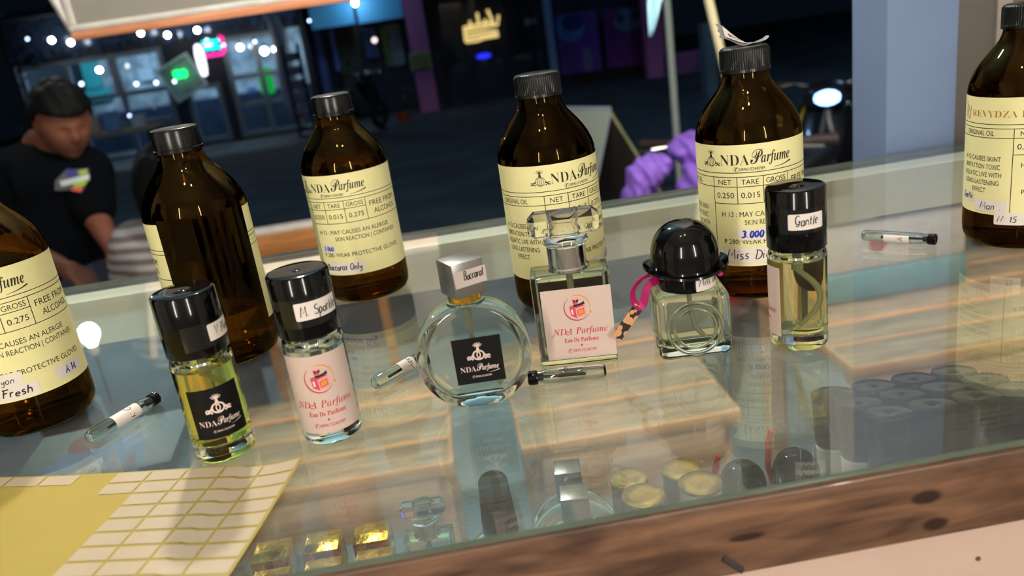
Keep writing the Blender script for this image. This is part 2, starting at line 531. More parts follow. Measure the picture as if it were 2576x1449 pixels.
# pen letters: width, strokes (cap height 1)
PEN = {
 'A': (.62, [[(0, 0), (.3, 1), (.58, 0)], [(.1, .35), (.5, .38)]]),
 'B': (.55, [[(.08, 0), (.1, 1)], [(0, .95)] + arc(.2, .76, .3, .24, 90, -70) + arc(.22, .27, .33, .27, 80, -110)]),
 'C': (.6, [arc(.36, .5, .36, .5, 40, 320, 16)]),
 'D': (.62, [[(.1, 0), (.14, 1)], [(0, 1)] + arc(.18, .5, .44, .5, 85, -95, 16)]),
 'F': (.55, [[(.1, 0), (.16, 1)], [(0, .98), (.56, 1.02)], [(.02, .55), (.45, .58)]]),
 'G': (.62, [arc(.34, .55, .32, .45, 50, 330, 16) + [(.36, .45)], [(.6, .5), (.5, .0), (.3, -.12), (.12, 0)]]),
 'K': (.55, [[(.05, 0), (.1, 1)], [(.55, .95), (.1, .45), (.55, 0)]]),
 'M': (.8, [[(0, 0), (.14, 1), (.38, .3), (.66, 1), (.76, 0)]]),
 'N': (.66, [[(0, 0), (.1, .95), (.5, .05), (.64, 1)]]),
 'O': (.66, [arc(.32, .52, .3, .5, 100, 470, 18)]),
 'P': (.5, [[(.08, 0), (.12, 1)], [(0, .98)] + arc(.2, .74, .3, .26, 90, -100)]),
 'S': (.55, [arc(.3, .76, .24, .24, 40, 265) + arc(.28, .26, .27, .27, 80, -150)]),
 'V': (.58, [[(0, 1), (.24, 0), (.54, 1.02)]]),
 'a': (.46, [arc(.22, .28, .2, .28, 50, 400, 14), [(.42, .58), (.42, .1), (.5, 0)]]),
 'c': (.4, [arc(.24, .28, .22, .28, 50, 310)]),
 'd': (.48, [arc(.22, .28, .2, .28, 50, 400, 14), [(.44, 1), (.42, 0)]]),
 'e': (.42, [[(.04, .3), (.36, .34)] + arc(.21, .3, .18, .28, 10, 320, 14)]),
 'f': (.36, [[(.36, .92), (.26, 1), (.17, .85), (.16, -.1)], [(0, .55), (.34, .57)]]),
 'h': (.44, [[(.06, 1), (.04, 0)], [(.05, .35)] + arc(.22, .36, .16, .22, 150, 0) + [(.4, 0)]]),
 'i': (.2, [[(.08, .56), (.08, .05), (.14, 0)], [(.1, .8), (.12, .84)]]),
 'k': (.42, [[(.06, 1), (.04, 0)], [(.36, .58), (.06, .28), (.4, 0)]]),
 'l': (.2, [[(.1, 1), (.07, .1), (.16, 0)]]),
 'n': (.46, [[(.05, .58), (.05, 0)], [(.05, .35)] + arc(.23, .36, .17, .22, 150, 0) + [(.42, 0)]]),
 'o': (.46, [arc(.22, .28, .2, .28, 90, 450, 14)]),
 'p': (.46, [[(.05, .58), (.03, -.38)], arc(.22, .28, .19, .29, 150, -200, 14)]),
 'r': (.34, [[(.05, .58), (.06, 0)], [(.06, .35), (.15, .54), (.32, .56)]]),
 's': (.36, [arc(.2, .43, .14, .14, 40, 260, 8) + arc(.17, .15, .15, .15, 80, -150, 8)]),
 't': (.34, [[(.16, .9), (.14, .1), (.26, 0)], [(0, .58), (.32, .6)]]),
 'u': (.44, [[(.04, .58), (.06, .12), (.2, 0), (.36, .2), (.4, .58), (.42, 0)]]),
 'v': (.4, [[(0, .58), (.18, 0), (.38, .6)]]),
 'y': (.44, [[(.03, .58), (.1, .2), (.28, .2), (.4, .58)], [(.4, .58), (.36, -.2), (.2, -.4), (.04, -.25)]]),
 'm': (.66, [[(.04, .58), (.04, 0)], [(.04, .35)] + arc(.18, .36, .13, .22, 150, 0) + [(.31, 0)], [(.31, .35)] + arc(.45, .36, .13, .22, 150, 0) + [(.6, 0)]]),
 'g': (.46, [arc(.22, .28, .2, .28, 50, 400, 14), [(.42, .58), (.40, -.2), (.22, -.4), (.05, -.25)]]),
 'q': (.46, [arc(.22, .28, .2, .28, 50, 400, 14), [(.42, .58), (.4, -.4)]]),
 '0': (.5, [arc(.24, .45, .2, .44, 90, 450, 16)]),
 '1': (.26, [[(.02, .75), (.16, .95), (.14, 0)]]),
 '3': (.48, [arc(.2, .68, .2, .22, 140, -80) + arc(.2, .23, .24, .24, 80, -140)]),
 '4': (.5, [[(.34, 0), (.36, .95), (0, .3), (.48, .3)]]),
 '5': (.48, [[(.44, .92), (.1, .92), (.07, .52)] + arc(.2, .28, .24, .28, 100, -140)]),
 '.': (.3, [[(.1, .02), (.14, .06)]]),
 ':': (.26, [[(.1, .08), (.12, .12)], [(.12, .5), (.14, .54)]]),
 ' ': (.35, []),
}
class Ink:
    """flat marks on a label, in metres on the unrolled paper: list of (verts2d, faces, material, layer)"""
    def __init__(s): s.items = []
    def poly(s, pts, mat, layer=1):
        s.items.append((list(pts), [tuple(range(len(pts)))], mat, layer)); return s
    def rect(s, x0, x1, y0, y1, mat, layer=1, n=1):
        n = max(n, int(abs(x1 - x0) / 0.003) + 1)
        V = []
        for i in range(n + 1):
            x = x0 + (x1 - x0) * i / n
            V += [(x, y0), (x, y1)]
        s.items.append((V, [(2 * i, 2 * i + 2, 2 * i + 3, 2 * i + 1) for i in range(n)], mat, layer)); return s
    def rrect(s, x0, x1, y0, y1, mat, layer=1, r=0.001, n=14):
        """rounded sticker, cut in columns so that it can follow a curved wall"""
        V = []
        xs = [x0 + (x1 - x0) * i / n for i in range(n + 1)]
        xs = sorted(set(xs + [x0 + r * t for t in (.15, .4, .7)] + [x1 - r * t for t in (.15, .4, .7)]))
        for x in xs:
            d = min(x - x0, x1 - x)
            c = 0 if d >= r else r - math.sqrt(max(0, r * r - (r - d) ** 2))
            V += [(x, y0 + c), (x, y1 - c)]
        s.items.append((V, [(2 * i, 2 * i + 2, 2 * i + 3, 2 * i + 1) for i in range(len(xs) - 1)], mat, layer)); return s
    def stroke(s, pts, wd, mat, layer=2):
        V, F = [], []
        n = len(pts)
        for i, p in enumerate(pts):
            q0, q1 = pts[max(i - 1, 0)], pts[min(i + 1, n - 1)]
            dx, dy = q1[0] - q0[0], q1[1] - q0[1]
            l = math.hypot(dx, dy) or 1
            ww = wd[i] if isinstance(wd, (list, tuple)) else wd
            V += [(p[0] - dy / l * ww / 2, p[1] + dx / l * ww / 2), (p[0] + dy / l * ww / 2, p[1] - dx / l * ww / 2)]
            if i: F.append((2 * i - 2, 2 * i - 1, 2 * i + 1, 2 * i))
        s.items.append((V, F, mat, layer)); return s
    def text(s, t, cap, x, y, mat, align='L', width=None, shear=0.0, offset=0.0, layer=2):
        V, F, wd = glyphs(t, offset)
        if not V: return s
        sx = cap if width is None else width / wd
        x0 = x - {'L': 0, 'C': .5, 'R': 1}[align] * wd * sx
        s.items.append(([(x0 + px * sx + py * cap * shear, y + py * cap) for px, py in V], F, mat, layer)); return s
    def pen(s, t, cap, x, y, wd, mat, slant=0.15, width=None, seed=1, layer=2, rot=0.0):
        rnd = random.Random(seed)
        tot = sum(PEN[c][0] + .12 for c in t)
        sx = cap if width is None else width / tot
        cx = x
        for c in t:
            gw, st = PEN[c]
            jy = rnd.uniform(-.05, .05); js = rnd.uniform(.9, 1.1); ja = slant + rnd.uniform(-.05, .05)
            for p in st:
                q = [(cx + (px + (py * ja)) * sx, (py * js + jy) * cap) for px, py in p]
                q = [(a, y + bb + (a - x) * rot) for a, bb in q]
                m = len(q)
                s.stroke(q, [wd * (0.75 + .35 * math.sin(PI * (i + .5) / m)) for i in range(m)], mat, layer)
            cx += (gw + .12) * sx
        return s

def cyl_map(Rr):
    return lambda u, v, o: ((Rr + o) * math.sin(u / Rr), -(Rr + o) * math.cos(u / Rr), v)
def flat_map(y):
    return lambda u, v, o: (u, y - o, v)
def strips(V, F, step=.0011):
    """cut one flat polygon into narrow upright strips so that it bends with a round wall"""
    if len(F) != 1: return [(V, F)]
    x0, x1 = min(p[0] for p in V), max(p[0] for p in V)
    if x1 - x0 < step * 1.3: return [(V, F)]
    def clip(P, c, keep_right):
        o = []
        for i in range(len(P)):
            a, b = P[i], P[(i + 1) % len(P)]
            ia, ib = ((a[0] >= c), (b[0] >= c)) if keep_right else ((a[0] <= c), (b[0] <= c))
            if ia: o.append(a)
            if ia != ib:
                k = (c - a[0]) / (b[0] - a[0]); o.append((c, a[1] + (b[1] - a[1]) * k))
        return o
    n = int((x1 - x0) / step) + 1
    out = []
    P0 = [V[i] for i in F[0]]
    for k in range(n):
        a, b = x0 + (x1 - x0) * k / n, x0 + (x1 - x0) * (k + 1) / n
        q = clip(P0, a, True)
        if len(q) > 2: q = clip(q, b, False)
        if len(q) > 2: out.append((q, [tuple(range(len(q)))]))
    return out
def paper(name, ink, rect, mats, mp, parent, rz=None, loc=None, base=0.00012, n=64, corner=0.0):
    u0, u1, v0, v1 = rect
    I = Ink()
    if corner: I.rrect(u0, u1, v0, v1, 0, 0, corner)
    else: I.rect(u0, u1, v0, v1, 0, 0, n)
    mb = MB()
    for V, F, m, L in I.items + (ink.items if ink else []):
        for V2, F2 in strips(V, F):
            mb.add([mp(u, v, base + L * 0.00006) for u, v in V2], F2, m)
    return mb.build(name, mats, parent, loc=loc, rz=rz, smooth=30)

def logo_bottle(I, cx, cy, h, mat, lw, layer=2, ribs=(1, .62, .22)):
    """small line drawing: round flask with ribs, a neck, five petals of spray and a scroll on either side"""
    r = h * 0.26
    for k in ribs:
        I.stroke(arc(cx, cy + r, r * 1.15 * k, r, 0, 360, 24), lw, mat, layer)
    I.rect(cx - r * .28, cx + r * .28, cy + 2.05 * r, cy + 2.5 * r, mat, layer)
    I.rect(cx - r * .18, cx + r * .18, cy + 2.5 * r, cy + 2.75 * r, mat, layer)
    for a in (-60, -30, 0, 30, 60):
        ca, sa = math.sin(R(a)), math.cos(R(a))
        bx, by = cx, cy + 2.8 * r
        tip = (bx + ca * r * 1.05, by + sa * r * .9)
        mx, my = (bx + tip[0]) / 2, (by + tip[1]) / 2
        nx, ny = -sa * r * .2, ca * r * .2
        I.stroke([(bx, by), (mx + nx, my + ny), tip, (mx - nx, my - ny), (bx, by)], lw * .7, mat, layer)
    for s in (-1, 1):
        for q in (0, 1, 2):
            I.stroke([(cx + s * (r * 1.15 + t * r * 1.1), cy + r * (.1 + .28 * q) + r * .35 * math.sin(t * 3.0 + q)) for t in [i / 8 for i in range(9)]],
                     [lw * (2.0 - 1.4 * i / 8) for i in range(9)], mat, layer)
        I.stroke(arc(cx + s * r * 1.9, cy + r * .55, r * .32, r * .3, 0, 330, 10), lw * 1.4, mat, layer)
def nda_word(I, x, y, wid, mat, layer=2):
    """the shop's word mark: serif capitals, then a brush script word with a swash"""
    c = wid * .155
    I.text('\U0001D40D\U0001D403\U0001D400', c, x, y, mat, width=wid * .40, offset=-.012, layer=layer)
    I.text('\U0001D4DF', c * 1.42, x + wid * .415, y + c * .06, mat, width=wid * .17, layer=layer)
    I.text('\U0001D482\U0001D493\U0001D487\U0001D496\U0001D48E\U0001D486', c * .98, x + wid * .555, y + c * .12, mat, width=wid * .43, layer=layer)
    pts = [(x + wid * (.72 + .28 * t), y + c * (-.42 + .34 * t - .2 * math.sin(PI * t) * .4)) for t in [i / 10 for i in range(11)]]
    I.stroke(pts, [wid * .012 * (.25 + t * 1.3) for t in [i / 10 for i in range(11)]], mat, layer)

Z0, Z1 = 0.0233, 0.0973        # label bottom and top on the big bottles
MATS_BIG = [M_PAPER_Y, M_INK, M_INK_BR]
def big_label(kind):
    I = Ink()
    mm = 0.001
    y = lambda d: Z1 - d * mm
    X = lambda u: u * mm
    lw = .00042
    hl = lambda u0, u1, d, w_=lw: I.rect(X(u0), X(u1), y(d) - w_ / 2, y(d) + w_ / 2, 1)
    vl = lambda u, d0, d1: I.rect(X(u) - lw / 2, X(u) + lw / 2, y(d1), y(d0), 1)
    hl(-78, 62, 16.4); hl(-78, 62, 19.0)
    hl(-78, 23, 24.8); hl(-22.4, 62, 35)
    vl(-22.4, 19, 74); vl(-7.4, 19, 35); vl(7.5, 19, 35); vl(23, 19, 35)
    if kind == 'nda':
        logo_bottle(I, X(-23.5), y(12.6), .0105, 1, .00028)
        nda_word(I, X(-17), y(12), .0425, 1)
        I.text('\u2706', .0024, X(-9), y(15.6), 1)
        I.text('089615240789', .0018, X(-5.6), y(15.3), 1, width=.0142)
    else:
        I.text('\U0001D411\U0001D404\U0001D415\U0001D418\U0001D403\U0001D419\U0001D400 \U0001D40F\U0001D400\U0001D411\U0001D405\U0001D414\U0001D40C', .0042, X(-50.5), y(12), 2, width=.058, offset=-.016)
        I.stroke([(X(-58), y(13.5)), (X(-58), y(6.2))] , .0005, 2)
        I.stroke(arc(X(-57.6), y(8.0), .0022, .0019, 100, -90, 10) + [(X(-55.2), y(13.2)), (X(-54.4), y(14.6)), (X(-52.4), y(6.4))], .0005, 2)
        for a in (-30, 0, 30):
            I.stroke([(X(-58.3), y(5.2)), (X(-58.3) + .0016 * math.sin(R(a)), y(5.2) + .0019 * math.cos(R(a)))], .0003, 2)
    I.text('ORIGINAL OIL', .0031, X(-55), y(23.5), 1, width=.0215)
    sep = ',' if kind != 'nda' else '.'
    for u, t, val in ((-14.9, 'NET', '250'), (0.05, 'TARE', '015'), (15.2, 'GROSS', '275')):
        I.text(t, .0031, X(u), y(23.5), 1, 'C', width=(.0082 if len(t) < 4 else .0098 if len(t) == 4 else .0122))
        I.text('0' + sep + val, .0034, X(u), y(31.6), 1, 'C', width=.0108)
    I.text('FREE FROM', .0037, X(38.8), y(26), 1, 'C', width=.026)
    I.text('ALCOHOL', .0037, X(39.6), y(32), 1, 'C', width=.0225)
    I.text('H 13 : MAY CAUSES AN ALERGIE', .0031, X(-17.7), y(43), 1, width=.056)
    I.text('SKIN REACTION | CONTAINER', .0031, X(-4), y(48), 1, width=.048)
    I.text('P 280: WEAR PROTECTIVE GLOVES', .0031, X(-16.9), y(60), 1, width=.061)
    for k, (t, wd) in enumerate((('H 13 CAUSES SKIN' if kind == 'nda' else 'H 13 CAUSES SKINT', .0275), ('IRRITATION TOXIC' if kind == 'nda' else 'IRRITATTION TOXIC', .0268), ('AQUATIC LIVE WITH', .0288), ('LONG LASTENING', .0262), ('EFFECT', .0105))):
        I.text(t, .0031, X(-42.5), y(39.6 + 5.1 * k), 1, 'C', width=wd)
    return I

RB = 0.0315
def amber_bottle(X, Y, rot, label, kind='nda', level=0.1, cap_ribs=True, turn=None, stickers=(), gl=None, paper_mats=None):
    phi = math.atan2(X, Y)
    rz = R(rot) - phi
    t = thing('amber_bottle', label, 'bottle', (X, Y, 0.0002), rz, 'amber oil bottles on the counter')
    g = gl or M_AMBER
    out = [(0, .0022), (.018, .0016), (.0235, 0), (.0262, .0004), (.0292, .0022), (.0310, .0058), (RB, .0105), (RB, .030), (RB, .065), (RB, .0975)]
    # shoulder: an S from the wall to the neck
    sh = [(RB, .0985), (.0311, .1020), (.0300, .1060), (.0281, .1105), (.0256, .1148), (.0226, .1190), (.0196, .1226), (.0170, .1258), (.0150, .1290), (.0138, .1322), (.0133, .1345), (.0132, .1365)]
    out += sh + [(.0125, .1372), (.0125, .1465)]
    inn = [(.0098, .1465), (.0098, .1370), (.0108, .1335), (.0122, .1300), (.0146, .1258), (.0175, .1218), (.0206, .1180), (.0236, .1138), (.0261, .1095), (.0279, .1052), (.0289, .1012), (.0292, .0975)]
    inwall = [(.0292, .0975), (.0292, .065), (.0292, .030), (.0292, .0125), (.0284, .0082), (.0264, .0056), (.0235, .0046), (.014, .0052), (0, .0056)]
    full = inn + inwall[1:]
    # split the inner wall at the level of the oil
    air, oil = [], []
    for i, p in enumerate(full):
        if p[1] > level: air.append(p)
        else:
            if not oil and air:
                q = full[i - 1]
                k = (q[1] - level) / (q[1] - p[1])
                c = (q[0] + (p[0] - q[0]) * k, level)
                air.append(c); oil.append(c)
            oil.append(p)
    prof = out + air
    b = MB().lathe(prof, n=72)
    b.build('glass_body', g, t, smooth=30)
    o = oil[::-1] + [(0, level)]
    b = MB().lathe(o, n=72, mats=[0] * (len(oil) - 1) + [1])
    b.build('oil', [M_OIL_S, M_OIL_T], t, smooth=30)
    # knurled heel
    b = MB()
    for i in range(64):
        a = 2 * PI * i / 64
        b.ball((.0258 * math.cos(a), .0258 * math.sin(a), .0006), .0006, sub=1)
    b.build('heel_knurling', g, t)
    # cap
    b = MB()
    cp = [(0.0128, .1352), (.0138, .1352), (.0147, .1356), (.0147, .1375), (.0142, .1378), (.0142, .1478), (.0135, .1494), (.0120, .1500), (0, .1500)]
    if cap_ribs:
        b.lathe(cp, n=256, ribs=(64, .00042, 4, 5))
    else:
        b.lathe(cp, n=72)
    b.build('screw_cap', M_CAP, t, smooth=40)
    pl = paper('label', big_label(kind), (-.078, .062, Z0, Z1), MATS_BIG, cyl_map(RB), t)
    for s in stickers:
        I = Ink()
        nm, u0, u1, d0, d1 = s[0], s[1] * .001, s[2] * .001, Z1 - s[3] * .001, Z1 - s[4] * .001
        for (txt, cap, u, d, wd, m, width) in s[5]:
            I.pen(txt, cap, u * .001, Z1 - d * .001, wd, m, width=width, seed=len(txt) + int(abs(u)))
        paper(nm, I, (u0, u1, d1, d0), [M_PAPER_W, M_INK, M_INK_BL], cyl_map(RB), t, base=.00034, corner=.0009)
    return t
B1, B2 = 1, 2
amber_bottle(-.2619, .4641, -19, 'big amber bottle cut by the frame, label sticker reading Fresh and A.14', level=.112, cap_ribs=False, stickers=[
    ('name_sticker', -24, 8, 57.5, 65, [('Pink Chiyon', .0036, -20, 63.2, .0004, B1, .024)]),
    ('name_sticker', -26, 14, 65.2, 73, [('Velo Fresh', .0044, -20, 71, .0007, B1, .031)]),
    ('price_sticker', -26, -8, 50.5, 57, [('3.000', .0036, -22, 55.5, .0007, B2, .010)]),
    ('price_sticker', 24, 42, 62.5, 70, [('A.14', .0044, 30, 68.6, .0008, B2, .0078)])])
amber_bottle(-.1597, .5181, 198.9, 'amber bottle turned so its bare back faces front between two label edges', level=.034, cap_ribs=False)
amber_bottle(-.0738, .6068, -25, 'amber bottle standing furthest back, handwritten sticker low on its FREE FROM ALCOHOL label', level=.1035, cap_ribs=False, stickers=[
    ('price_sticker', -19.5, -6, 50.3, 56.8, [('3.000', .0036, -16.5, 55.2, .0007, B2, .0095)]),
    ('name_sticker', -19, 14, 64, 72.5, [('Baccarat Only', .0045, -17, 70, .0007, B1, .029)])])
amber_bottle(.0646, .5183, 32.5, 'amber bottle standing behind the rectangular crystal capped bottle', level=.085, gl=M_AMBER_DK, stickers=[
    ('name_sticker', 1, 15, 64.5, 71.5, []),
    ('price_sticker', 18, 30, 62.5, 71, [('A.30', .0044, 20, 69, .0008, B2, .0075)])])
eb = amber_bottle(.1845, .4822, 0, 'amber bottle with sticker reading Miss and a clear tape scrap on its cap', level=.085, stickers=[
    ('price_sticker', -8.5, 9, 50.3, 57.5, [('3.000', .0042, -6.2, 55.6, .0011, B2, .013)]),
    ('name_sticker', -18.5, 14, 62, 72, [('Miss Dior', .0056, -15.5, 69.3, .0006, B1, .029)])])
amber_bottle(.367, .4891, 34, 'amber bottle cut by the frame with orange serif heading on its label', kind='rev', level=.032, stickers=[
    ('name_sticker', -58, -46, 61.3, 67.2, [('Gantle', .0042, -56.5, 65.5, .0004, B1, .0098)]),
    ('name_sticker', -45, -24, 64.5, 72, [('Man .', .0048, -40.5, 70.5, .00045, B1, .014)]),
    ('price_sticker', -31, -14, 71.8, 80, [('N: 15', .0040, -29, 78, .0005, B1, .0108)])])
# tape scrap with a small white label, curled on the cap
sc = thing('tape_scrap', 'crumpled clear tape scrap with white sticker on the ribbed black cap', 'tape scrap', (.1862, .4810, .1500), R(-8))
nx, ny = 14, 4
V, F = [], []
for i in range(nx + 1):
    for j in range(ny + 1):
        x = -.0165 + .028 * i / nx
        z = .0008 + .0060 * max(0, -(x + .0015) / .015) ** 1.4 + (.005 + -.005 + .010 * j / ny) * .75 * max(0, min(1, -x / .012)) + .0030 * max(0, (x - .004) / .0075) ** 1.5
        yy = -.005 + .010 * j / ny
        zig = .0006 * (1 if j % 2 else -1) if i in (0, nx) else 0
        V.append((x + zig, yy, z + .0006 * math.sin(j * 1.7 + i * .8)))
for i in range(nx):
    for j in range(ny):
        a = i * (ny + 1) + j
        F.append((a, a + ny + 1, a + ny + 2, a + 1))
mb = MB().add(V, F)
mb.build('clear_tape', pm('cloudy_clear_tape', (196, 194, 190), rough=0.25, trans=0.55, spec=0.6), sc, smooth=60)
mb = MB()
V, F = [], []
for i in range(7):
    for j in range(2):
        x = -.0135 + .0125 * i / 6
        z = .0009 + .0060 * max(0, -(x + .0015) / .015) ** 1.4 + (.0014 + .007 * j) * .75 * max(0, min(1, -x / .012))
        V.append((x, -.0036 + .007 * j, z + .0007))
for i in range(6):
    a = i * 2
    F.append((a, a + 2, a + 3, a + 1))
mb.add(V, F, 0)
I = Ink().pen('gosh', .0022, -.011, -.0012, .0004, 1, width=.0072, seed=3)
for Vv, Ff, m, L in I.items:
    mb.add([(x, yv, .0019 + .0060 * max(0, -(x + .0015) / .015) ** 1.4 + (.005 + yv) * .75 * max(0, min(1, -x / .012))) for x, yv in Vv], Ff, m)
mb.build('sticker', [M_PAPER_W, M_INK], sc, smooth=60)
# ------------------------------------------------------------------ small perfume bottles on the glass
def black_label_ink(wid):
    I = Ink()
    logo_bottle(I, .0004, .0002, wid * .40, 1, .00050, ribs=(1,))
    # the two linked rings of the small mark
    for dx in (-.0011, .0011):
        I.stroke(arc(.0004 + dx * .8, .0002 + wid * .104, wid * .070, wid * .082, 0, 360, 20), .00060, 1)
    nda_word(I, -wid * .40, -wid * .24, wid * .80, 1)
    I.text('\u2706', .0012, -wid * .18, -wid * .38, 1)
    I.text('089615240789', .0010, -wid * .11, -wid * .375, 1, width=wid * .33)
    return I
def pink_label_ink(wid):
    I = Ink()
    k = wid / .038
    mm = .001 * k
    # ring of brush line and sparkles
    I.stroke(arc(0, 8.6 * mm, 7.0 * mm, 7.2 * mm, 130, 330, 26), [.0001 + .0006 * math.sin(PI * i / 26) for i in range(27)], 1)
    I.stroke(arc(0, 8.6 * mm, 7.0 * mm, 7.2 * mm, -20, 118, 18), [.0001 + .0005 * math.sin(PI * i / 18) for i in range(19)], 3)
    for sx, sy, s in ((7.0, 5.6, 1.3), (-4.9, 13.4, .7)):
        I.poly([((sx + q * s) * mm, (sy + p * s) * mm) for q, p in ((1, 0), (.2, .2), (0, 1), (-.2, .2), (-1, 0), (-.2, -.2), (0, -1), (.2, -.2))], 3, 2)
    P = lambda pts, m, l=2: I.poly([(a * mm, c * mm) for a, c in pts], m, l)
    P([(-4.2, 9.6), (-1.0, 8.2), (-.6, 2.6), (-3.6, 4.4)], 2)                 # shaded side
    P([(-1.0, 8.2), (4.3, 9.7), (4.6, 3.8), (-.6, 2.6)], 4)                   # front
    P([(-4.2, 9.6), (-1.0, 8.2), (4.3, 9.7), (1.0, 10.8)], 2)                 # top
    P([(-.2, 7.2), (3.5, 8.2), (3.7, 4.8), (.1, 3.9)], 1, 3)
    P([(.1, 6.9), (3.2, 7.8), (3.4, 5.1), (.4, 4.3)], 3, 4)                   # orange plate
    P([(-3.4, 7.6), (-2.4, 8.0), (-2.2, 5.0), (-3.0, 4.9)], 6, 3)             # gleam
    P([(-2.2, 12.2), (.9, 12.8), (1.7, 14.2), (-2.8, 14.0)], 4, 3)            # stopper
    P([(-2.2, 12.2), (.9, 12.8), (.6, 11.0), (-1.8, 10.8)], 2, 3)
    P([(-1.9, 9.3), (-1.7, 10.6), (.6, 10.7), (.4, 9.4)], 5, 4)    # bow: two loops and a knot
    P([(.4, 9.5), (.6, 10.7), (2.6, 11.3), (3.9, 12.2), (4.3, 10.6), (2.8, 10.0)], 5, 4)
    P([(-2.0, 13.4), (-.6, 12.9), (-.5, 11.9), (-1.7, 12.0)], 5, 4)
    P([(-.3, 12.9), (1.1, 13.5), (1.0, 12.2), (-.2, 11.9)], 5, 4)
    I.text('\U0001D475\U0001D46B\U0001D468', 3.9 * mm, -14.6 * mm, -6.4 * mm, 1, width=10.6 * mm, offset=-.01)
    I.stroke([(-15.6 * mm, -6.8 * mm), (-14.8 * mm, -7.0 * mm), (-13.6 * mm, -5.2 * mm)], .0003, 1)
    I.stroke(arc(-6.2 * mm, -5.6 * mm, 1.5 * mm, .9 * mm, 60, 300, 10), .0003, 1)
    I.text('\U0001D477\U0001D482\U0001D493\U0001D487\U0001D496\U0001D48E\U0001D486', 3.9 * mm, -2.2 * mm, -6.4 * mm, 1, width=17.2 * mm, offset=-.01)
    I.text('\U0001D404\U0001D41A\U0001D42E \U0001D403\U0001D41E \U0001D40F\U0001D41A\U0001D42B\U0001D41F\U0001D42E\U0001D426\U0001D41E', 2.5 * mm, .4 * mm, -11 * mm, 1, 'C', width=18.6 * mm)
    I.poly([(q * mm * .7 + .2 * mm, p * mm * .7 - 13.2 * mm) for q, p in ((1, 0), (0, 1), (-1, 0), (0, -1))], 1, 2)
    for q in (-4.2, -3.2, -2.0, 2.4, 3.6, 4.6):
        I.poly([(q * mm + a * mm * .2, -13.2 * mm + c * mm * .2) for a, c in ((1, 0), (0, 1), (-1, 0), (0, -1))], 3, 2)
    I.text('\u2706', 2.2 * mm, -7.6 * mm, -17.2 * mm, 1)
    I.text('089615240789', 1.7 * mm, -4.6 * mm, -16.9 * mm, 1, width=12.6 * mm)
    return I
MATS_PINK = [M_PAPER_P, M_INK_R, M_PINKRED, M_ORANGE, M_PINKLT, M_INK, M_PAPER_W]
MATS_BLK = [M_PAPER_K, M_INK_G]
def shift(I, dx, dy):
    I.items = [([(x + dx, y + dy) for x, y in V], F, m, L) for V, F, m, L in I.items]
    return I

RS = 0.0149
def dip_tube(t, pts, name='dip_tube'):
    b = MB().tube(pts, .0013, n=10)
    b.tube([pts[0], pts[1]], .0022, n=10)
    b.build(name, M_TUBE, t)
def roll_bottle(name, X, Y, rz, label, side, top, hb=.0545, H=.0860, level=.046, group=None):
    t = thing(name, label, 'perfume bottle', (X, Y, 0.0002), rz, group)
    out = [(0, .0012), (.0125, .0008), (.0140, 0), (.0147, .0012), (RS - .0001, .003), (RS - .0001, hb - .004), (RS - .0006, hb - .0022), (.0105, hb - .0012), (.0085, hb)]
    inn = [(.0068, hb), (.0068, hb - .003), (.0120, hb - .0042), (.0130, hb - .0065), (.0131, .012), (.0126, .0092), (.0105, .0078), (0, .0074)]
    air, oil = [], []
    for i, p in enumerate(inn):
        if p[1] > level: air.append(p)
        else:
            if not oil:
                q = inn[i - 1]; k = (q[1] - level) / (q[1] - p[1])
                c = (q[0] + (p[0] - q[0]) * k, level); air.append(c); oil.append(c)
            oil.append(p)
    MB().lathe(out + air, n=72).build('glass_body', M_GLASS, t, smooth=30)
    MB().lathe(oil[::-1] + [(0, level)], n=72, mats=[0] * (len(oil) - 1) + [1]).build('perfume', [side, top], t, smooth=30)
    dip_tube(t, [(0, 0, hb - .001), (0, 0, hb - .012)] + [(.0085 * math.sin(PI * q), -.002 * q, hb - .012 - (hb - .023) * q) for q in [i / 10 for i in range(1, 11)]])
    c = [(.0128, hb + .0004), (RS - .0004, hb + .0004), (RS, hb + .001), (RS, H - .0014), (RS - .0007, H - .0004), (RS - .002, H), (.0022, H - .0008), (.0016, H - .0004), (0, H - .0003)]
    MB().lathe(c, n=72).build('cap', M_BLACK, t, smooth=35)
    return t
def cap_sticker(t, ink, rect, name='name_sticker', tape=None):
    if tape:
        u0, u1, v0, v1 = tape
        paper('clear_tape', None, tape, [pm('clear_tape_film', (12, 12, 13), rough=0.14, spec=0.6)], cyl_map(RS), t, base=.00008)
    return paper(name, ink, rect, [M_PAPER_W, M_INK], cyl_map(RS), t, base=.0002, corner=.0008)

phi = math.atan2(-.1327, .3786)
v = roll_bottle('cylinder_perfume', -.1327, .3786, -phi, 'black capped round bottle of yellow perfume with square black label', M_YEL_S, M_YEL_T, level=.0475)
paper('label', shift(black_label_ink(.0255), .001, .0262), (-.0128 + .001, .0128 + .001, .0135, .0395), MATS_BLK, cyl_map(RS), v)
cap_sticker(v, Ink().pen('V.Flora', .0042, .0095, .0638, .0005, 1, width=.0135, seed=5), (.0062, .0262, .0615, .0698), tape=(-.006, .030, .0590, .0712))
phi = math.atan2(-.0783, .3783)
m_ = roll_bottle('cylinder_perfume', -.0783, .3783, -phi, 'black capped round bottle of clear perfume with pink label', M_CLR_S, M_CLR_T, hb=.0552, H=.0868, level=.049)
paper('label', shift(pink_label_ink(.038), -.0012, .0268), (-.0205, .0172, .0065, .0475), MATS_PINK, cyl_map(RS), m_)
cap_sticker(m_, Ink().pen('M. Sparkle', .0046, -.0028, .0676, .0005, 1, width=.0195, seed=8), (-.0052, .0172, .0655, .0742), tape=(-.013, .024, .0620, .0760))
phi = math.atan2(.1722, .3894)
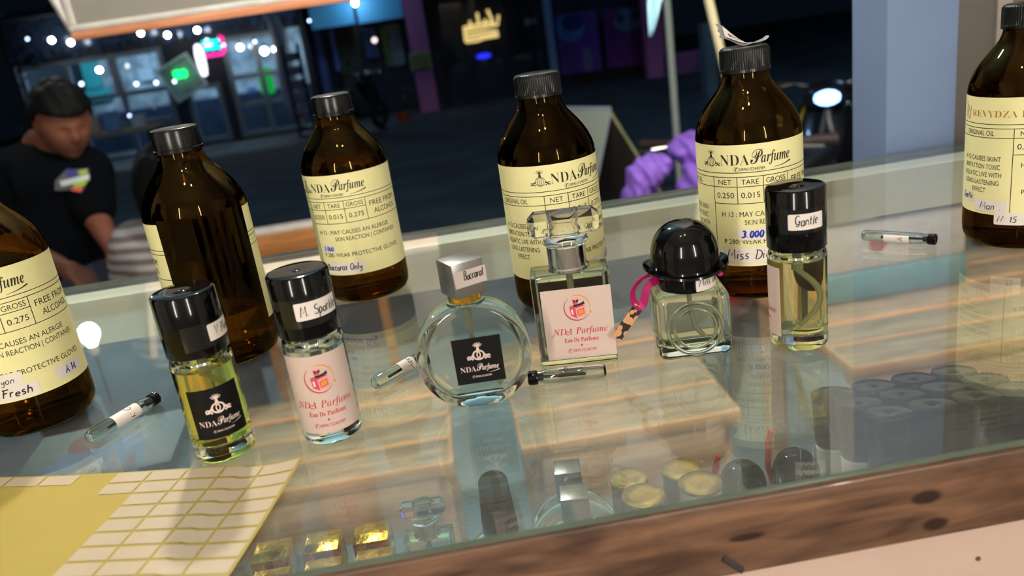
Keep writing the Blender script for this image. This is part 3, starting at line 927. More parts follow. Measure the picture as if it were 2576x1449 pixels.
g_ = roll_bottle('cylinder_perfume', .1722, .3894, -phi, 'black capped round bottle of yellow perfume with bare glass and sticker reading Gantle', M_GAN_S, M_GAN_T, hb=.0535, H=.0860, level=.0478)
paper('label', shift(pink_label_ink(.036), -.0262, .0262), (-.0435, -.0092, .0075, .0455), MATS_PINK, cyl_map(RS), g_)
cap_sticker(g_, Ink().pen('Gantle .', .0046, -.0005, .0683, .0005, 1, width=.0148, seed=2), (-.0038, .0142, .0660, .0742), tape=(-.009, .0185, .0640, .0765))

# --- flat round bottle with the silver cube cap
def round_bottle(X, Y, rz, label, S=1.0, cube_rz=28, scale_cap=True, cap='cube'):
    t = thing('round_flat_perfume', label, 'perfume bottle', (X, Y, .0002 if S == 1 else ZS + .0002), rz)
    Rr, th, zc = .0292, .0095, .0275
    def disc(Ro, T, rnd, zlo, top_open=None):
        # outline turned about Y, flattened at the foot
        prof = [(0, -T)]
        prof += [(Ro - rnd - .004, -T), (Ro - rnd, -T)]
        for i in range(1, 7):
            a = PI / 2 * i / 6
            prof.append((Ro - rnd + rnd * math.sin(a), -T + rnd * (1 - math.cos(a))))
        prof += [(p[0], -p[1]) for p in prof[::-1][1:]]
        mb = MB().lathe(prof, n=96, axis='y')
        mb.v = [(x, y, max(z + zc, zlo + (0.12 * (z + zc - zlo) if z + zc < zlo else 0))) for x, y, z in mb.v]
        mb.v = [(x * S, y * S, max(z, 0) * S) for x, y, z in mb.v]
        return mb
    o = disc(Rr, th, .0045, .0016)
    o.build('glass_body', M_GLASS, t, smooth=40)
    i = disc(Rr - .0042, th - .0035, .0025, .0075)
    i.build('perfume', [M_CLR_S], t, smooth=40)
    MB().lathe([(0, .055 * S), (.0098 * S, .055 * S), (.0098 * S, .0566 * S), (0, .0566 * S)], n=40).build('glass_neck', M_GLASS, t)
    MB().lathe([(0, .0567 * S), (.0084 * S, .0567 * S), (.0084 * S, .0628 * S), (0, .0628 * S)], n=40).build('collar', M_GOLD, t)
    X_ = Matrix.Rotation(R(cube_rz), 4, 'Z')
    if cap == 'cube':
        MB().box(-.0086 * S, .0086 * S, -.0086 * S, .0086 * S, .0600 * S, .0778 * S, bevel=.0006 * S, X=X_).build('cube_cap', M_SILVER, t)
    dip_tube(t, [(0, 0, .0555 * S), (0, 0, .044 * S), (.001 * S, 0, .030 * S), (.006 * S, 0, .018 * S), (.0115 * S, 0, .0095 * S)])
    return t
rb = round_bottle(-.0015, .3835, R(-3), 'round flat clear bottle with silver cube cap and square black label')
paper('label', shift(black_label_ink(.0245), .0022, .0268), (-.0122 + .0022, .0122 + .0022, .0145, .0390), MATS_BLK, flat_map(-.0095), rb)
I = Ink().pen('Baccarat', .0042, -.0030, .0688, .0005, 1, width=.0112, seed=6)
mb = MB()
Xc = Matrix.Rotation(R(28), 4, 'Z')
for V, F, m, L in Ink().rect(-.0080, .0094, .0655, .0738, 0, 0).items + I.items:
    mb.add([(u, -.0086 - .00015 - L * .00006, vv) for u, vv in V], F, m, X=Xc)
mb.build('name_sticker', [pm('grey_white_tape', (186, 172, 164), 0.4), M_INK], rb)

# --- rectangular bottle with the crystal cap
def crystal_bottle(X, Y, rz, label, S=1.0, z=0.0002, collar=None, group=None):
    t = thing('rectangular_perfume', label, 'perfume bottle', (X, Y, z), rz, group)
    w2, d2, h = .0212 * S, .0102 * S, .0535 * S
    MB().box(-w2, w2, -d2, d2, 0, h, bevel=.0016 * S, seg=3).build('glass_body', M_GLASS, t, smooth=40)
    b = MB().box(-w2 + .0028 * S, w2 - .0028 * S, -d2 + .0028 * S, d2 - .0028 * S, .0065 * S, h - .0035 * S, bevel=.0018 * S, seg=3)
    b.build('perfume', M_PALE_S, t, smooth=40)
    cm = collar or M_CHROME
    MB().lathe([(0, h + .0002), (.0112 * S, h + .0002), (.0112 * S, h + .0016 * S), (.0106 * S, h + .0024 * S), (.0106 * S, h + .0135 * S), (0, h + .0135 * S)], n=56).build('collar', cm, t)
    MB().lathe([(0, h + .0137 * S), (.0108 * S, h + .0137 * S), (.0124 * S, h + .0155 * S), (.0118 * S, h + .0172 * S), (.0098 * S, h + .0182 * S), (0, h + .0182 * S)], n=56).build('crystal_ring', M_CRYSTAL, t)
    # faceted bar of the cap
    L2, hz, dz = .0190 * S, .0066 * S, .0072 * S
    zc = h + .0255 * S
    bm = bmesh.new()
    bmesh.ops.create_cube(bm, size=1.0)
    for vtx in bm.verts:
        vtx.co = Vector((vtx.co.x * 2 * L2, vtx.co.y * 2 * dz, vtx.co.z * 2 * hz + zc))
    bmesh.ops.bevel(bm, geom=bm.edges[:], offset=.0034 * S, segments=1, profile=0.5, affect='EDGES')
    b = MB(); b.from_bm(bm)
    b.build('crystal_cap', M_CRYSTAL, t, smooth=0)
    MB().lathe([(0, zc - .0058 * S), (.0082 * S, zc - .0058 * S), (.0076 * S, zc), (.0086 * S, zc + .0056 * S), (0, zc + .0056 * S)], n=40).build('inner_sleeve', glass('sleeve_plastic', 1.5 / 1.47 * 1.08, (238, 236, 236)), t)
    MB().lathe([(0, h - .0150 * S), (.0018 * S, h - .0150 * S), (.0018 * S, h + .0001), (0, h + .0001)], n=14).build('pump_stem', M_TUBE, t)
    return t
rc = crystal_bottle(.0562, .4155, R(-9), 'rectangular bottle with faceted crystal cap, chrome collar and pink label')
paper('label', shift(pink_label_ink(.038), .0022, .0252), (-.0166, .0210, .0045, .0450), MATS_PINK, flat_map(-.0102), rc)

# --- square bottle with the bowler hat cap
def hat_bottle(X, Y, rz, label, S=1.0, z=0.0002, ribbon=True, brim=.0228, group=None, face=True):
    t = thing('bowler_hat_perfume', label, 'perfume bottle', (X, Y, z), rz, group)
    w2, d2, h = .0194 * S, .0172 * S, .0372 * S
    bm = bmesh.new()
    bmesh.ops.create_cube(bm, size=1.0)
    for vtx in bm.verts:
        vtx.co = Vector((vtx.co.x * 2 * w2, vtx.co.y * 2 * d2, vtx.co.z * h + h / 2))
    bmesh.ops.bevel(bm, geom=bm.edges[:], offset=.0048 * S, segments=4, profile=0.5, affect='EDGES')
    b = MB(); b.from_bm(bm)
    b.build('glass_body', M_GLASS, t, smooth=60)
    bm = bmesh.new()
    bmesh.ops.create_cube(bm, size=1.0)
    for vtx in bm.verts:
        vtx.co = Vector((vtx.co.x * 2 * (w2 - .0038 * S), vtx.co.y * 2 * (d2 - .0038 * S), (vtx.co.z + .5) * (h - .0100 * S) + .0065 * S))
    bmesh.ops.bevel(bm, geom=bm.edges[:], offset=.0030 * S, segments=3, profile=0.5, affect='EDGES')
    b = MB(); b.from_bm(bm)
    b.build('perfume', M_PALE_S, t, smooth=60)
    if face:   # raised rings moulded on the front
        b = MB()
        for rr, rt in ((.0142, .0011), (.0108, .0009)):
            n = 64
            pts = [(rr * S * math.cos(2 * PI * i / n), -d2 - .0001, h * .49 + rr * S * math.sin(2 * PI * i / n)) for i in range(n + 1)]
            b.tube(pts, rt * S, n=10, caps=False)
        b.build('moulded_rings', M_GLASS, t, smooth=60)
    MB().lathe([(0, h - .0004 * S), (.0150 * S, h - .0004 * S), (.0152 * S, h + .0004), (.0152 * S, h + .0088 * S), (0, h + .0088 * S)], n=56).build('neck_ring', M_BLACK, t)
    # hat: brim rolled up at the sides, domed crown
    zb = h + .0092 * S
    prof = [(0, zb), (.0150 * S, zb), (brim * .93 * S, zb - .0004 * S), (brim * S, zb + .0008 * S), (brim * .985 * S, zb + .0020 * S), (brim * .9 * S, zb + .0018 * S), (.0186 * S, zb + .0014 * S), (.0182 * S, zb + .0030 * S)]
    hh = .0262 * S
    for i in range(1, 13):
        a = PI / 2 * i / 12
        prof.append((.0182 * S * math.cos(a) ** .72 if i < 12 else 0, zb + .0060 * S + (hh - .0060 * S) * math.sin(a)))
    b = MB().lathe(prof, n=80)
    nv = []
    for x, y, zz in b.v:
        rr = math.hypot(x, y)
        if rr > .0188 * S and brim > .02:
            k = (rr - .0188 * S) / (.004 * S)
            zz += k * (.0030 * S * (x / rr) ** 2 - .0008 * S)
        nv.append((x, y, zz))
    b.v = nv
    b.build('hat_cap', M_BLACK, t, smooth=50)
    dip_tube(t, [(0, 0, h - .001), (0, 0, h - .008 * S), (.0005 * S, 0, h - .016 * S), (.002 * S, 0, .014 * S), (.006 * S, 0, .0088 * S)])
    return t
hb = hat_bottle(.1172, .4040, R(-7), 'square bottle of pale perfume with black bowler hat cap and magenta ribbon')
paper('name_sticker', Ink().pen('Miss Dior', .0042, .0040, .0402, .00045, 1, width=.0160, seed=9), (.0022, .0212, .0374, .0452), [M_PAPER_W, M_INK], cyl_map(.0152), hb, base=.00015, corner=.0006)
M_MAG = pm('magenta_satin_ribbon', (158, 24, 90), rough=0.45, var=0.15, scale=120)
def strip(path, wv, wd, mat, parent, name):
    V, F = [], []
    for i, p in enumerate(path):
        p = Vector(p); ww = Vector(wv[i] if isinstance(wv, list) else wv).normalized()
        t_ = (Vector(path[min(i + 1, len(path) - 1)]) - Vector(path[max(i - 1, 0)])).normalized()
        nn = t_.cross(ww).normalized() * .00025
        for q in (-1, 1):
            for e in (-1, 1):
                V.append(p + ww * q * wd / 2 + nn * e)
        if i:
            a, c = 4 * (i - 1), 4 * i
            F += [(a, c, c + 2, a + 2), (a + 1, a + 3, c + 3, c + 1), (a, a + 1, c + 1, c), (a + 2, c + 2, c + 3, a + 3)]
    return MB().add(V, F).build(name, mat, parent, smooth=50)
lp = [(-.0148, -.002, .0440), (-.0195, -.004, .0462), (-.0250, -.0065, .0452), (-.0296, -.0082, .0405), (-.0300, -.0088, .0350), (-.0278, -.0088, .0312), (-.0252, -.0082, .0318), (-.0238, -.0070, .0352), (-.0225, -.0055, .0385), (-.0195, -.0035, .0415), (-.0150, -.0015, .0420)]
def smooth_path(pts, k=5):
    o = []
    P_ = [Vector(p) for p in pts]
    for i in range(len(P_) - 1):
        a, b_, c, d = P_[max(i - 1, 0)], P_[i], P_[i + 1], P_[min(i + 2, len(P_) - 1)]
        for q in range(k):
            t_ = q / k
            o.append(.5 * ((2 * b_) + (c - a) * t_ + (2 * a - 5 * b_ + 4 * c - d) * t_ ** 2 + (3 * b_ - a - 3 * c + d) * t_ ** 3))
    return o + [P_[-1]]
lp = smooth_path(lp)
wv = []
for i, p in enumerate(lp):
    a_, c_ = Vector(lp[max(i - 1, 0)]), Vector(lp[min(i + 1, len(lp) - 1)])
    t_ = (c_ - a_).normalized()
    wv.append((t_.cross(Vector((0, 1, 0))).normalized() * .62 + Vector((0, .78, 0))))
strip(lp, wv, .0050, M_MAG, hb, 'ribbon_loop')
M_LEO = bpy.data.materials.new('leopard_print_ribbon')
M_LEO.use_nodes = True
_n = M_LEO.node_tree
_v = _n.nodes.new('ShaderNodeTexVoronoi'); _v.inputs['Scale'].default_value = 260
_t = _n.nodes.new('ShaderNodeTexCoord'); _n.links.new(_t.outputs['Object'], _v.inputs['Vector'])
_r = _n.nodes.new('ShaderNodeValToRGB'); _r.color_ramp.interpolation = 'CONSTANT'
_r.color_ramp.elements[0].color = lin((206, 150, 104)); _r.color_ramp.elements[1].position = .56; _r.color_ramp.elements[1].color = lin((28, 20, 18))
_n.links.new(_v.outputs['Distance'], _r.inputs[0]); _n.links.new(_r.outputs[0], _n.nodes['Principled BSDF'].inputs['Base Color'])
_n.nodes['Principled BSDF'].inputs['Roughness'].default_value = .5
strip([(-.0272, -.0090, .0316), (-.0310, -.0095, .0272), (-.0352, -.0102, .0225), (-.0392, -.0108, .0178), (-.0412, -.0110, .0152)], (.75, .25, -.62), .0062, M_LEO, hb, 'ribbon_tail')
MB().ball((.0168, -.006, .0428), .0016, sub=2).build('ribbon_bead', M_MAG, hb)

# --- sample vials lying on the glass
def vial(P, Q, label, sticker=None, seed=1, cap_len=.0052):
    """P closed glass end, Q cap end, both on the glass"""
    P, Q = Vector((P[0], P[1], 0)), Vector((Q[0], Q[1], 0))
    d = Q - P
    t = thing('sample_vial', label, 'vial', (P.x, P.y, .0042), math.atan2(d.y, d.x), 'sample vials lying on the glass')
    L = d.length
    X_ = Matrix.Rotation(PI / 2, 4, 'Y')
    r = .0039
    g = L - cap_len
    prof = [(0, 0), (r * .55, .0002), (r * .85, .0010), (r, .0024), (r, g - .004), (r * .85, g - .0022), (r * .78, g), (r * .6, g), (r * .6, g - .002), (r * .74, g - .0048), (r * .80, g - .006), (r * .80, .0030), (r * .6, .0016), (0, .0014)]
    MB().lathe(prof, n=32, X=X_).build('glass_tube', M_GLASS, t, smooth=35)
    MB().lathe([(0, g - .003), (r * .5, g - .003), (r * .5, g), (r * .92, g + .0001), (r * .98, g + .0008), (r * .98, L - .0006), (r * .85, L), (r * .6, L), (r * .55, L - .0015), (0, L - .0015)], n=28, X=X_).build('stopper', M_BLACK, t, smooth=35)
    MB().tube([(g - .0022, 0, 0), (g * .30, 0, -.0006)], .0008, n=10).build('dabber', M_BLACK, t)
    if sticker:
        a0, a1, txt, ang = sticker
        mp = lambda u, vv, o: (u, -(r + o) * math.cos(vv / r + ang), (r + o) * math.sin(vv / r + ang))
        I = Ink()
        # writing runs around the tube
        for V, F, m, Lx in Ink().pen(txt, .0034, 0, 0, .0004, 1, width=.0026 * len(txt), seed=seed).items:
            I.items.append(([(a0 + .002 + (a1 - a0) * .62 - y_, x - .0035) for x, y_ in V], [f for f in F], m, Lx))
        mb = MB()
        n = 12
        Vv = [(a, -.0052 + .0104 * k / n) for a in (a0, a1) for k in range(n + 1)]
        Ff = [(k, n + 1 + k, n + 2 + k, k + 1) for k in range(n)]
        for V, F, m, Lx in [(Vv, Ff, 0, 0)] + I.items:
            mb.add([mp(u, vv, .0001 + Lx * .00005) for u, vv in V], F, m)
        mb.build('paper_sticker', [M_PAPER_W, M_INK], t, smooth=60)
    return t
vial((-.2131, .4103), (-.1893, .4525), 'glass sample vial slanting beside the big cut off amber bottle at left', (.016, .0335, 'K C', .55), 4)
vial((-.0594, .4178), (-.0300, .4480), 'glass sample vial half hidden behind the round flat bottle', (.019, .030, 'Acc', .6), 5)
vial((.0655, .3850), (.0245, .3915), 'glass sample vial lying in front of the rectangular pink labelled bottle', (.012, .025, 'A So', .5), 6)
vial((.2838, .5329), (.3179, .4985), 'glass sample vial lying alone on bare glass beside the right end bottle', (.0155, .032, 'S A', -.7), 7)

# --- sheet of blank stickers
SX, SY = (-.0885, .3470), None
ux = Vector((.969, -.247)) * 1.0
ux = Vector((-.0885 + .2502, .347 - .389)).normalized()       # along the top edge, to the right
uy = Vector((-.232, -.972)).normalized()                       # down the right edge, towards us
PW, PH = .0196, .0098
def sheet_pt(a, c, lift=0.0):
    """a metres left of the top right corner, c metres down the sheet"""
    p = Vector((-.0885, .3470)) - ux * a + uy * c
    q = max(0, 1 - a / .030) * max(0, 1 - c / .10)
    z = .0005 + .0045 * q ** 2 + .0011 * (0.5 + .5 * math.sin(a * 38 + c * 17)) * (0.3 if a < .03 else 1)
    return (p.x, p.y, z + lift)
st = thing('sticker_sheet', 'yellow sheet of blank white stickers, many peeled off, on the glass', 'sticker sheet', (0, 0, 0))
M_SHEET = pm('yellow_backing_sheet', (166, 145, 70), rough=0.45, var=0.03, scale=25, spec=0.3)
na, nc = 70, 50
V, F = [], []
for k in range(2):
    for i in range(na + 1):
        for j in range(nc + 1):
            V.append(sheet_pt(.26 * i / na, .20 * j / nc, -.0002 * k))
n1 = (na + 1) * (nc + 1)
for i in range(na):
    for j in range(nc):
        a = i * (nc + 1) + j
        F.append((a, a + 1, a + nc + 2, a + nc + 1))
        F.append((n1 + a, n1 + a + nc + 1, n1 + a + nc + 2, n1 + a + 1))
MB().add(V, F).build('backing_sheet', M_SHEET, st, smooth=60)
M_STK = pm('blank_sticker_white', (180, 164, 140), rough=0.45, var=0.02, scale=30, spec=0.25)
def blank(ci, ri):
    a0, c0 = .0014 + ci * PW, .0012 + ri * PH
    n = 5
    V, F = [], []
    for i in range(n + 1):
        for j in range(n + 1):
            V.append(sheet_pt(a0 + (PW - .0014) * i / n, c0 + (PH - .0016) * j / n, .00022))
    for i in range(n):
        for j in range(n):
            a = i * (n + 1) + j
            F.append((a, a + 1, a + n + 2, a + n + 1))
    MB().add(V, F).build('blank_sticker', M_STK, st, smooth=60)
for ri in range(13):
    for ci in range(5 if ri < 2 else 4):
        blank(ci, ri)
for ci in (6, 7):
    blank(ci, 0)
blank(8, 0)
for ci, ri in ((7, 9), (8, 9)): blank(ci, ri)
# ------------------------------------------------------------------ inside the case, on the glass shelf
M_MILK = pm('milky_white_glass', (226, 226, 220), rough=0.25, var=0.02)
# the block of round bottles stands on a sloping tray: its front edge is the higher one
TILT = R(9)
SB = .955
AX = Vector((0, math.sin(TILT), math.cos(TILT)))
T0 = pz(2094, 986, -.0862)
A_ = Vector((.0290, .0002, 0)); B_ = Vector((.0056, -.0252 * math.cos(TILT), .0252 * math.sin(TILT)))
pts = [T0 + A_ * (k // 3) + B_ * (k % 3) - AX * (.0860 * SB) for k in range(12)]
lab = ['black topped round bottle inside the case, far left of the dark block',
 'black topped round bottle inside the case, second in the left row of the block',
 'black topped round bottle inside the case, nearest front corner of the dark block',
 'black topped round bottle inside the case, furthest in the second row of the block',
 'black topped round bottle inside the case, middle of the second row of the block',
 'black topped round bottle inside the case, front of the second row of the block',
 'black topped round bottle inside the case, furthest in the third row of the block',
 'black topped round bottle inside the case, middle of the third row of the block',
 'black topped round bottle inside the case, front of the third row of the block',
 'black topped round bottle inside the case, furthest back of the whole dark block',
 'black topped round bottle inside the case, middle of the fourth row of the block',
 'black topped round bottle inside the case, right end of the fourth row of the block']
first = None
for p, lb in zip(pts, lab):
    if first is None:
        first = thing('shelf_bottle', lb, 'perfume bottle', p, 0, 'black topped bottles in the case'); first.scale = (SB,) * 3; first.rotation_euler.x = -TILT
        MB().lathe([(0, .0003), (.0140, 0), (.0147, .002), (.0147, .046), (.0130, .048), (0, .048)], n=40).build('glass_body', M_MILK, first, smooth=35)
        MB().lathe([(0, .0482), (.0147, .0482), (.0149, .0488), (.0149, .0846), (.0143, .0857), (.0130, .0860), (.0022, .0852), (.0016, .0856), (0, .0857)], n=48).build('cap', M_BLACK, first, smooth=35)
    else:
        dup(first, p, label=lb)
# the tray
c0 = pts[0] - A_ * .7 - B_ * .75 - AX * .0004; c1 = pts[2] - A_ * .7 + B_ * .75 - AX * .0004
c2 = c1 + A_ * 4.4; c3 = c0 + A_ * 4.4
V = [c0, c1, c2, c3] + [Vector((v_.x, v_.y, ZS + .0003)) for v_ in (c0, c1, c2, c3)]
o = MB().add(V, [(0, 1, 2, 3), (7, 6, 5, 4), (0, 4, 5, 1), (1, 5, 6, 2), (2, 6, 7, 3), (3, 7, 4, 0)]).build('sloping_tray', pm('dark_tray_plastic', (30, 32, 34), .5), smooth=0)
tag(o, 'dark sloping tray under the block of black topped bottles in the case', 'tray')

# gold topped bottles
M_GOLDTOP = pm('worn_gold_lid_top', (206, 164, 76), rough=0.3, metal=0.9, var=0.22, scale=160)
M_DKBODY = pm('dark_blue_black_body', (26, 30, 38), rough=0.25)
def gold_top(x, y, zt, D, body, label):
    p = pz(x, y, zt)
    h = zt - ZS
    t = thing('gold_lid_bottle', label, 'perfume bottle', (p.x, p.y, ZS + .0002), 0, 'gold lidded bottles in the case')
    r = D / 2
    MB().lathe([(0, .0002), (r * .93, 0), (r * .97, .002), (r * .97, h - .003), (0, h - .003)], n=48).build('body', body, t, smooth=35)
    MB().lathe([(0, h - .0029), (r * .97, h - .0029), (r, h - .0024), (r, h - .0006), (r * .95, h), (r * .5, h - .0002), (0, h - .0006)], n=120, ribs=(40, .0003, 2, 3)).build('gold_lid', M_GOLDTOP, t, smooth=40)
gold_top(1581, 1200, -.106, .0248, M_DKBODY, 'gold lidded dark bottle in the case, back left of four')
gold_top(1618, 1244, -.092, .0253, M_DKBODY, 'gold lidded dark bottle in the case, front left of four, against the rail')
gold_top(1713, 1178, -.106, .0256, M_DKBODY, 'gold lidded dark bottle in the case, back right of four')
gold_top(1761, 1212, -.092, .0256, M_MILK, 'gold lidded bottle in the case with pale white body')

# bowler hat minis with red tags
M_RED = pm('red_ribbon_tag', (206, 32, 44), rough=0.5, var=0.2, scale=200)
for (x, y, label, tg) in ((1866, 1163, 'mini bowler hat bottle in the case beside the gold lids', True), (2000, 1133, 'mini bowler hat bottle in the case with tall red tag', True), (2062, 1184, 'mini bowler hat bottle in the case, mostly hidden by the front rail', False)):
    S = .84
    zt = ZS + .0736 * S
    p = pz(x, y, zt)
    if not tg: p = Vector((.2040, .4035, 0))
    t = hat_bottle(p.x, p.y, 0, label, S=S, z=ZS + .0002, brim=.0190, group='bowler hat bottles in the case')
    if tg:
        dz = 0 if x < 1900 else .010
        b = MB().tube([(-.0140, .006, .036), (-.0165, .006, .050), (-.0155, .006, .058 + dz), (-.0135, .006, .066 + dz)], [.0018, .0026, .0030, .0022], n=8, flat=.8)
        b.build('ribbon_tag', M_RED, t)

# gold cubes
first = None
cl = ['gold cube lid in the case, left of the back three beside the sticker sheet', 'gold cube lid in the case, middle of the back three', 'gold cube lid in the case, right of the back three beside the crystal cap',
      'gold cube lid in the case, left of the front three at the rail', 'gold cube lid in the case, middle of the front three at the rail', 'gold cube lid in the case, right of the front three at the rail']
for k, (x, y) in enumerate(((-.1375, .4165), (-.1075, .4165), (-.0785, .4170), (-.1335, .3885), (-.1045, .3895), (-.0755, .3900))):
    zt = -.0885 if k < 3 else -.0925
    if first is None:
        first = thing('gold_cube_bottle', cl[k], 'perfume bottle', (x, y, ZS + .0002), R(-1), 'gold cube topped bottles in the case')
        h = zt - ZS
        MB().box(-.0115, .0115, -.0085, .0085, 0, h - .023, bevel=.0015).build('glass_body', M_GLASS, first)
        MB().box(-.0055, .0055, -.0055, .0055, h - .0228, h - .0208).build('neck', M_GOLD, first)
        b = MB().box(-.0103, .0103, -.0103, .0103, h - .0206, h, bevel=.0005)
        b.build('cube_lid', pm('hammered_gold_lid', (226, 176, 58), rough=0.2, metal=1.0, var=0.2, scale=220, bump=0.25), first)
    else:
        o = dup(first, (x, y, ZS + .0002), label=cl[k])
        if k > 2: o.location.z = ZS + .0002
# small crystal capped bottle with gold collar
p = pz(1060, 1262, ZS + .0855 * .78)
crystal_bottle(p.x, p.y, R(-3), 'small crystal capped bottle with gold collar inside the case', S=.78, z=ZS + .0002, collar=M_GOLD)
# round bottles inside the case
p = pz(1436, 1215, ZS + .0778)
t2 = round_bottle(p.x, p.y - .010, R(-3), 'round flat bottle in the case with silver cube cap, in front of its twin', S=.999, cube_rz=-4)
t3 = round_bottle(p.x + .001, p.y + .020, R(-3), 'round flat bottle in the case with silver cube cap, behind its twin', S=.998, cube_rz=-4)
p = pz(1240, 1215, ZS + .092)
t4 = round_bottle(p.x, p.y, R(-3), 'round flat bottle in the case with tall black slanted cap', S=.997, cap=None)
b = MB()
n = 40
V = []
for zz, rx, ry in ((.0570, .0112, .0085), (.0585, .0115, .0086), (.092, .0092, .0078)):
    for i in range(n):
        a = 2 * PI * i / n
        V.append((rx * math.cos(a), ry * math.sin(a), zz + (.004 * math.sin(a) if zz > .09 else 0)))
F = [(i + k * n, (i + 1) % n + k * n, (i + 1) % n + (k + 1) * n, i + (k + 1) * n) for k in range(2) for i in range(n)]
F += [tuple(range(n - 1, -1, -1)), tuple(2 * n + i for i in range(n))]
b.add(V, F)
b.build('slanted_cap', M_BLACK, t4, smooth=40)

# grey-blue cloth with a fringed edge and a printed leaflet, lying on the shelf
M_CLOTH = pm('grey_blue_woven_cloth', (128, 156, 160), rough=0.9, var=0.25, scale=35, bump=0.4)
ct = thing('folded_cloth', 'grey blue cloth with fringed edge lying on the case shelf', 'cloth', (0, 0, ZS))
na, nb = 40, 20
V, F = [], []
A0, A1 = pz(455, 1160, ZS), pz(392, 880, ZS)
for i in range(na + 1):
    for j in range(nb + 1):
        u, v_ = i / na, j / nb
        xr = A0.x + (A1.x - A0.x) * v_
        y_ = .325 + (.685 - .325) * v_
        xr = A0.x + (A1.x - A0.x) * (y_ - A0.y) / (A1.y - A0.y)
        V.append((-.75 + (xr + .75) * u, y_, .0016 + .0012 * math.sin(u * 19 + v_ * 5) * math.sin(v_ * 9 + 1)))
for i in range(na):
    for j in range(nb):
        a = i * (nb + 1) + j
        F.append((a, a + nb + 1, a + nb + 2, a + 1))
MB().add(V, F).build('cloth', M_CLOTH, ct, smooth=80)
b = MB()
for k in range(90):
    y_ = .328 + .355 * k / 90
    xr = A0.x + (A1.x - A0.x) * (y_ - A0.y) / (A1.y - A0.y)
    b.tube([(xr - .001, y_, .002), (xr + .007, y_ + random.uniform(-.001, .001), .003), (xr + .016, y_ + random.uniform(-.002, .002), .0018)], .0013, n=5)
tag(b.build('fringe', pm('dark_grey_fringe', (92, 100, 108), 0.9, var=0.3), ct), kind='stuff')
# leaflet with a printed person in blue
lf = pz(262, 1130, ZS + .006)
LI = Ink()
w_, h_ = .075, .060
E_ = lambda cx, cy, rx, ry: arc(cx, cy, rx, ry, 0, 360, 20)[:-1]
LI.rect(-w_, w_, -h_, h_, 0, 0)
LI.poly([(-.058, -h_), (-.052, -.030), (-.040, .000), (-.018, .010), (.000, .000), (.018, .024), (.030, .022), (.042, -.010), (.050, -h_)], 1, 1)
LI.poly(E_(-.022, .022, .018, .022), 2, 2)
LI.poly(E_(-.014, .018, .008, .012), 3, 3)
LI.poly(E_(-.013, .034, .011, .006), 4, 4)
LI.poly([(-.040, -h_), (.004, -.020), (.012, -h_)], 4, 3)
LI.poly([(.030, -h_), (.030, -.028), (.036, -.022), (.043, -h_)], 2, 3)
LI.pen('A.Nik', .010, -.020, -.048, .0014, 5, width=.026, seed=4, layer=4)
mb = MB()
for V, F, m, L in LI.items:
    mb.add([(x, y, L * .0001) for x, y in V], F, m)
mb.add([(-w_, -h_, -.0004), (w_, -h_, -.0004), (w_, h_, -.0004), (-w_, h_, -.0004)], [(3, 2, 1, 0)], 0)
o = mb.build('printed_leaflet', [pm('leaflet_grey_print', (62, 80, 84), .4, var=.15), pm('leaflet_blue_print', (14, 74, 112), .4, var=.3, scale=60), pm('leaflet_dark_red_print', (66, 30, 38), .4, var=.3), pm('leaflet_skin_print', (84, 60, 56), .4), pm('leaflet_white_print', (126, 138, 142), .4, var=.06), M_INK], loc=(lf.x, lf.y, ZS + .0068), rz=R(6))
tag(o, 'printed leaflet showing a figure in blue, seen through the glass by the sticker sheet', 'leaflet')
# ------------------------------------------------------------------ outside: ground, tables, stall things
ZG = -1.45
M_DKM = pm('dark_metal', (46, 44, 42), .4, metal=.6)
M_GROUND = pm('dusty_street_ground', (66, 76, 80), rough=0.9, var=0.35, scale=1.6, bump=0.5)
b = MB().box(-14, 16, 0.87, 30, ZG - .1, ZG)
struct('floor_street', b, M_GROUND)
b = MB().box(-5, 5, 0.88, 4.2, ZG - .05, ZG + .001)
struct('floor_pavement', b, pm('pale_teal_pavement', (150, 162, 162), .8, var=.18, scale=5))
M_BENCH = wood('varnished_table_boards', (126, 103, 80), (192, 163, 130), rough=0.3, scale=5, stretch=(1.5, 14, 14), coat=0.4)
M_BENCHF = wood('orange_apron_lit_tone', (190, 134, 92), (224, 170, 124), rough=0.4, scale=5, stretch=(1.5, 10, 14), knots=((0.0, 0, -.14, .016, .022),))  # wood tone brightened to carry the light falling on the apron
M_BENCHE = wood('orange_edge_highlight', (206, 138, 84), (236, 176, 118), rough=0.35, scale=5, stretch=(1.5, 10, 14))  # brighter orange than the boards, painting a highlight along their edges
def table(x0, x1, y0, y1, zt, label, nb=6, apron=True):
    t = thing('wooden_table', label, 'table', ((x0 + x1) / 2, (y0 + y1) / 2, ZG), 0, 'low wooden tables behind the case')
    hx, hy, h = (x1 - x0) / 2, (y1 - y0) / 2, zt - ZG
    for k in range(nb):
        a = -hy + 2 * hy * k / nb
        mb = MB().box(-hx, hx, a + .002, a + 2 * hy / nb - .002, h - .035, h, bevel=.006)
        mb.m = [1 if abs((Vector(mb.v[f[1]]) - Vector(mb.v[f[0]])).cross(Vector(mb.v[f[2]]) - Vector(mb.v[f[1]])).normalized().z) < .95 else 0 for f in mb.f]
        mb.build('board', [M_BENCH, M_BENCHE], t)
    if apron:
        MB().box(-hx + .04, hx - .04, -hy + .004, -hy + .024, h - .16, h - .036, bevel=.002).build('apron', M_BENCHF, t)
        MB().box(-hx + .07, hx - .07, hy - .05, hy - .03, h - .15, h - .036, bevel=.002).build('apron', M_BENCHF, t)
    for sx in (-1, 1):
        for sy in (-1, 1):
            MB().box(sx * (hx - .05) - .03, sx * (hx - .05) + .03, sy * (hy - .05) - .03, sy * (hy - .05) + .03, 0, h - .036, bevel=.003).build('leg', M_BENCHF, t)
    return t
ZTB = -.70
P = lambda x, y: pz(x, y, ZTB)
